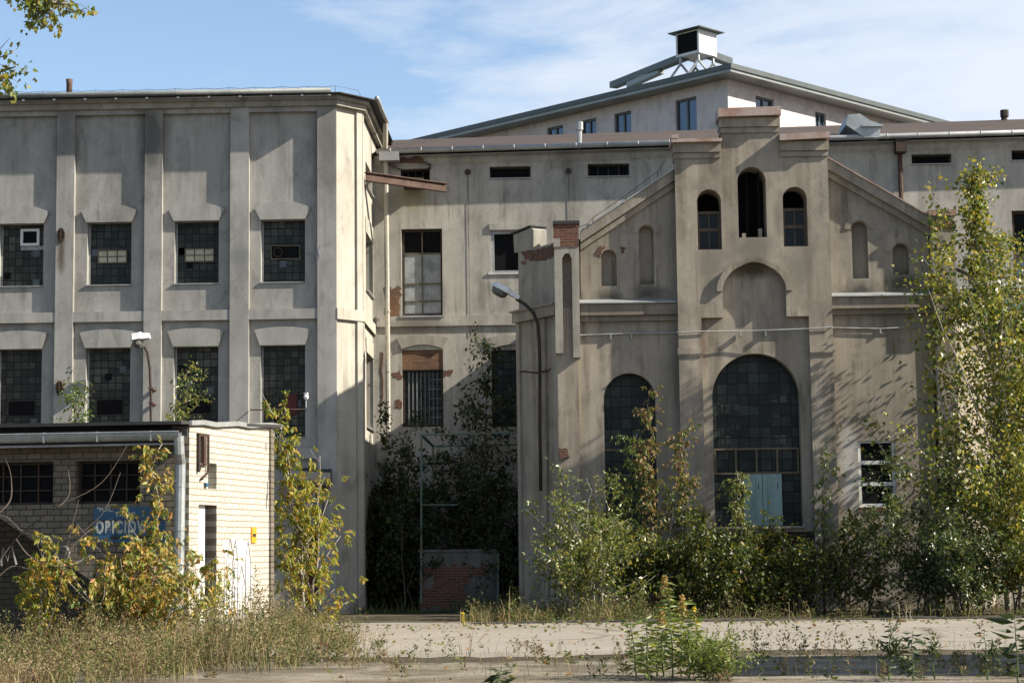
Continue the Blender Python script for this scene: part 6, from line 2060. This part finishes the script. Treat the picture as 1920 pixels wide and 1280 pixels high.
# litter and fallen leaves on the road
n_ = 900
px_ = rng.uniform(560, 1960, n_)
Y_ = np.concatenate([rng.uniform(24.5, 44.0, n_ // 2), 44.1 - np.abs(rng.normal(size=n_ - n_ // 2)) * 1.2])
C = np.stack([np.array([Xp(a, b, 1200) for a, b in zip(px_, Y_)]), Y_, np.full(n_, 0.02)], 1)
D = rng.normal(size=C.shape) * np.array([1, 1, 0.15])
o = leaf_mesh('fallen_leaves', C, D, 0.085, 0.06, LM_dead, None, rng)
tag(o, kind='stuff', label='fallen leaves and litter scattered over the pale road', category='leaves')


def weed(name, label, px, Y, ytop, mat, leafL, nleaf, head=None, headmat=None, lean=0.0, seed=0, group=None, stems=1, branchy=0, bark=None):
    r_ = np.random.default_rng(seed)
    X = Xp(px, Y, 1250)
    h = Zp(px, ytop, Y)
    root = thing(name, label, 'weed', (X, Y, 0), group)
    mb = MB()
    Cs, Ds, Hs = [], [], []
    for s in range(stems):
        hs = h * (1 if s == 0 else r_.uniform(0.6, 0.95))
        ox, oy = (0, 0) if s == 0 else r_.normal(size=2) * 0.12
        pts = [Vector((ox + lean * hs * (t / 7) ** 1.5 + r_.normal() * 0.008 + (0 if s == 0 else ox * t / 7), oy, hs * t / 7)) for t in range(8)]
        mb.tube(pts, [0.013 * (1 - 0.75 * t / 7) for t in range(8)], 5)
        for k in range(nleaf):
            t = 0.12 + 0.86 * k / nleaf
            f = t * 7
            i = min(6, int(f))
            p = pts[i].lerp(pts[i + 1], f - i)
            az = k * 2.4 + r_.uniform(-0.3, 0.3)
            Cs.append(tuple(p))
            Ds.append((math.cos(az), math.sin(az), r_.uniform(-0.35, 0.35)))
        for b_ in range(branchy):
            t = r_.uniform(0.3, 0.85)
            i = int(t * 7)
            p = pts[i]
            az = r_.uniform(0, 6.28)
            q_ = [p + Vector((math.cos(az) * 0.45, math.sin(az) * 0.2, 0.55)) * hs * 0.45 * u for u in (0, 0.35, 0.7, 1.0)]
            mb.tube(q_, [0.006, 0.005, 0.004, 0.003], 4)
            for k in range(14):
                u = r_.uniform(0.1, 1)
                Cs.append(tuple(q_[0].lerp(q_[3], u)))
                Ds.append(tuple(r_.normal(size=3)))
        if head:
            for k in range(head):
                dz = r_.uniform(-0.22, 0.05)
                rad = 0.02 + 0.28 * max(0, 0.03 - dz)
                az = r_.uniform(0, 6.28)
                Hs.append((pts[7].x + math.cos(az) * rad * r_.uniform(0.3, 1), pts[7].y + math.sin(az) * rad * r_.uniform(0.3, 1), pts[7].z + dz))
    w = mb.build('stem', bark or M_weedstem, None)
    w.parent = root
    if Cs:
        leaf_mesh('leaves', np.array(Cs), np.array(Ds), leafL, leafL * 0.24, mat, root, r_)
    if Hs:
        H_ = np.array(Hs)
        leaf_mesh('flower_head', H_, r_.normal(size=H_.shape), 0.035, 0.018, headmat, root, r_)
    return root


M_weedstem = simple('green_stem', (0.10, 0.13, 0.045), 0.7, 0, vs=6)
LM_gold = leafmat('goldenrod_leaves', [(0.0, (0.08, 0.12, 0.03)), (0.6, (0.15, 0.19, 0.05)), (1.0, (0.26, 0.25, 0.08))], 0.35, 0.45, 0.4)
LM_ghead = leafmat('goldenrod_heads', [(0.0, (0.42, 0.30, 0.10)), (0.5, (0.36, 0.22, 0.08)), (1.0, (0.50, 0.42, 0.26))], 0.3, 0.7, 0.2)
LM_yhead = leafmat('yellow_flowers', [(0.0, (0.60, 0.42, 0.03)), (1.0, (0.70, 0.52, 0.06))], 0.3, 0.6, 0.2)
LM_wd = leafmat('dark_weed_leaves', [(0.0, (0.03, 0.05, 0.022)), (1.0, (0.07, 0.085, 0.035))], 0.25, 0.5, 0.3)
gold = [(1193, 25.0, 1160, 40, -0.10, 'leftmost goldenrod with a bare green tip in the foreground clump'),
        (1215, 24.6, 1153, 40, -0.02, 'goldenrod with a thin tip between the bare tipped one and the fluffy headed one'),
        (1243, 25.2, 1142, 50, 0.0, 'goldenrod with the broad whitish tawny head in the foreground clump'),
        (1262, 24.8, 1086, 60, -0.06, 'tallest goldenrod with drooping head in the foreground clump'),
        (1276, 25.4, 1122, 60, 0.04, 'goldenrod with brownish feathery head just right of the tallest one'),
        (1291, 24.6, 1172, 40, 0.0, 'short leafy goldenrod without a head right of the feathery one'),
        (1309, 25.0, 1145, 40, -0.02, 'straight goldenrod with a yellow tip on the right of the clump'),
        (1322, 24.8, 1192, 40, 0.05, 'small leaning goldenrod at the right end of the clump'),
        (1348, 25.2, 1200, 40, -0.03, 'short pale goldenrod rising from the feathery weed mound'),
        (1232, 25.6, 1180, 40, 0.03, 'low leafy goldenrod in front of the whitish headed one')]
for i, (px, Y, yt, nl, ln, lb) in enumerate(gold):
    hd = {2: 150, 3: 120, 4: 130, 6: 25}.get(i)
    weed('goldenrod', lb, px, Y, yt, LM_gold, 0.16, int(nl * 1.5), int(hd * 1.6) if hd else None, LM_yhead if i == 6 else LM_ghead, ln, 200 + i, 'goldenrods in the foreground')
plant('bush', 'low feathery yellow green weed mound at the foot of the goldenrods', 'bush', 1322, 24.6, 1222, 0.55, nbr=40, nleaf=1900, leaf=(0.07, 0.02), mats=LM_gold, bark=M_weedstem, r0=0.01, t0=0.1, upang=(20, 70), seed=300, stems=6, jit=0.06, parts=('stem', 'foliage'))
dark = [(1668, 24.2, 1165, 0.05, 8, 'dark branching seeded weed with wand like side shoots'), (1712, 24.0, 1181, 0.0, 0, 'dark leafy weed with a flat tufted top'),
        (1752, 24.3, 1192, -0.05, 2, 'dark weed with a nodding tip right of the flat topped one'), (1850, 24.1, 1178, -0.02, 2, 'dark slender weed with a pointed spike'),
        (1908, 22.6, 1150, -0.02, 0, 'dark broad leaved weed at the lower right corner'), (935, 22.6, 1252, 0.12, 0, 'dark leafy shoot tip poking up at the bottom middle')]
for i, (px, Y, yt, ln, br2, lb) in enumerate(dark):
    weed('weed', lb, px, Y, yt, LM_wd, 0.17 if i in (1, 5) else (0.26 if i == 4 else 0.11), 34 if i in (1, 4, 5) else 24, None, None, ln, 400 + i, 'dark weeds in the foreground', 1 if i not in (2,) else 2, br2)
weed('weed', 'small bright yellow flowering weed on the far road edge', 870, 43.0, 1152, LM_gold, 0.08, 10, 60, LM_yhead, 0, 450)
for i, (px, yt) in enumerate(((1690, 1133), (1703, 1131), (1711, 1136), (1677, 1146))):
    weed('weed', ['dry seeded stalk second from left on the far road edge', 'tallest dry seeded stalk on the far road edge', 'rightmost dry seeded stalk on the far road edge', 'shortest dry seeded stalk on the far road edge'][i], px, 43.4, yt, GM_dry, 0.06, 8, 30, GM_seed, 0.0, 460 + i, 'dry stalks on the far road edge', bark=M_cream)

# ================================================================== OFF-FRAME BUILDING THAT SHADES THE FOREGROUND
ob = thing('outbuilding', 'plain plastered outbuilding standing just beyond the right edge of the yard', 'building', (15, 26.5, 0))
MB().box(12.5, 22.0, 23.2, 27.3, 0, 7.2).build('wall', M_mid, ob)
MB().box(12.3, 22.2, 23.0, 27.5, 7.201, 7.4).build('roof', M_tar, ob)

# ================================================================== LIGHT AND SKY
S = Vector((4.5, -1.0, 3.25)).normalized()
sun = bpy.data.lights.new('sun', 'SUN')
sun.energy = 5.0
sun.angle = R(0.53)
sun.color = (1.0, 0.93, 0.80)
so = bpy.data.objects.new('sun', sun)
COL.objects.link(so)
so.rotation_euler = (-S).to_track_quat('-Z', 'Y').to_euler()
so.location = (40, -10, 40)

w = bpy.data.worlds.new('World')
scene.world = w
w.use_nodes = True
nt = w.node_tree
bg = nt.nodes['Background']
sky = nt.nodes.new('ShaderNodeTexSky')
sky.sky_type = 'NISHITA'
sky.sun_disc = False
sky.sun_elevation = math.asin(S.z)
sky.sun_rotation = math.atan2(S.x, S.y)
sky.air_density = 1.0
sky.dust_density = 0.6
sky.ozone_density = 1.2
nt.links.new(sky.outputs[0], bg.inputs[0])
bg.inputs[1].default_value = 0.09
tc = nt.nodes.new('ShaderNodeTexCoord')
mp = nt.nodes.new('ShaderNodeMapping')
mp.inputs['Scale'].default_value = (1.6, 1.6, 5.0)
mp.inputs['Rotation'].default_value = (0, R(-14), 0)
mp.inputs['Location'].default_value = (0.35, 0.0, 0.9)
nt.links.new(tc.outputs['Generated'], mp.inputs[0])
n1 = noise(nt, mp.outputs[0], 3.4, 7, 0.58, 0.6)
n2 = noise(nt, mp.outputs[0], 9.0, 6, 0.6, 0.3)
sepw = nt.nodes.new('ShaderNodeSeparateXYZ')
nt.links.new(tc.outputs['Generated'], sepw.inputs[0])
# thin veil that thickens toward the right (east) and toward the horizon
fx = math_(nt, 'MULTIPLY_ADD', sepw.outputs[0], 1.35, 0.26)
fz = math_(nt, 'MULTIPLY_ADD', sepw.outputs[2], -0.9, 0.12)
dens = math_(nt, 'ADD', math_(nt, 'ADD', n1, math_(nt, 'MULTIPLY_ADD', n2, 0.5, -0.25)), math_(nt, 'ADD', fx, fz))
mask = ramp(nt, dens, [(0.54, gray(0)), (0.68, gray(0.42)), (0.80, gray(0.72)), (0.98, gray(0.95))])
bg2 = nt.nodes.new('ShaderNodeBackground')
bg2.inputs[0].default_value = (0.84, 0.90, 1.0, 1)
bg2.inputs[1].default_value = 0.47
mx = nt.nodes.new('ShaderNodeMixShader')
nt.links.new(mask, mx.inputs[0])
nt.links.new(bg.outputs[0], mx.inputs[1])
nt.links.new(bg2.outputs[0], mx.inputs[2])
nt.links.new(mx.outputs[0], nt.nodes['World Output'].inputs['Surface'])

scene.view_settings.view_transform = 'Standard'
scene.view_settings.look = 'None'
scene.view_settings.exposure = 1.12
scene.view_settings.gamma = 1.0
scene.render.engine = 'CYCLES'
scene.cycles.max_bounces = 6
scene.cycles.transparent_max_bounces = 8
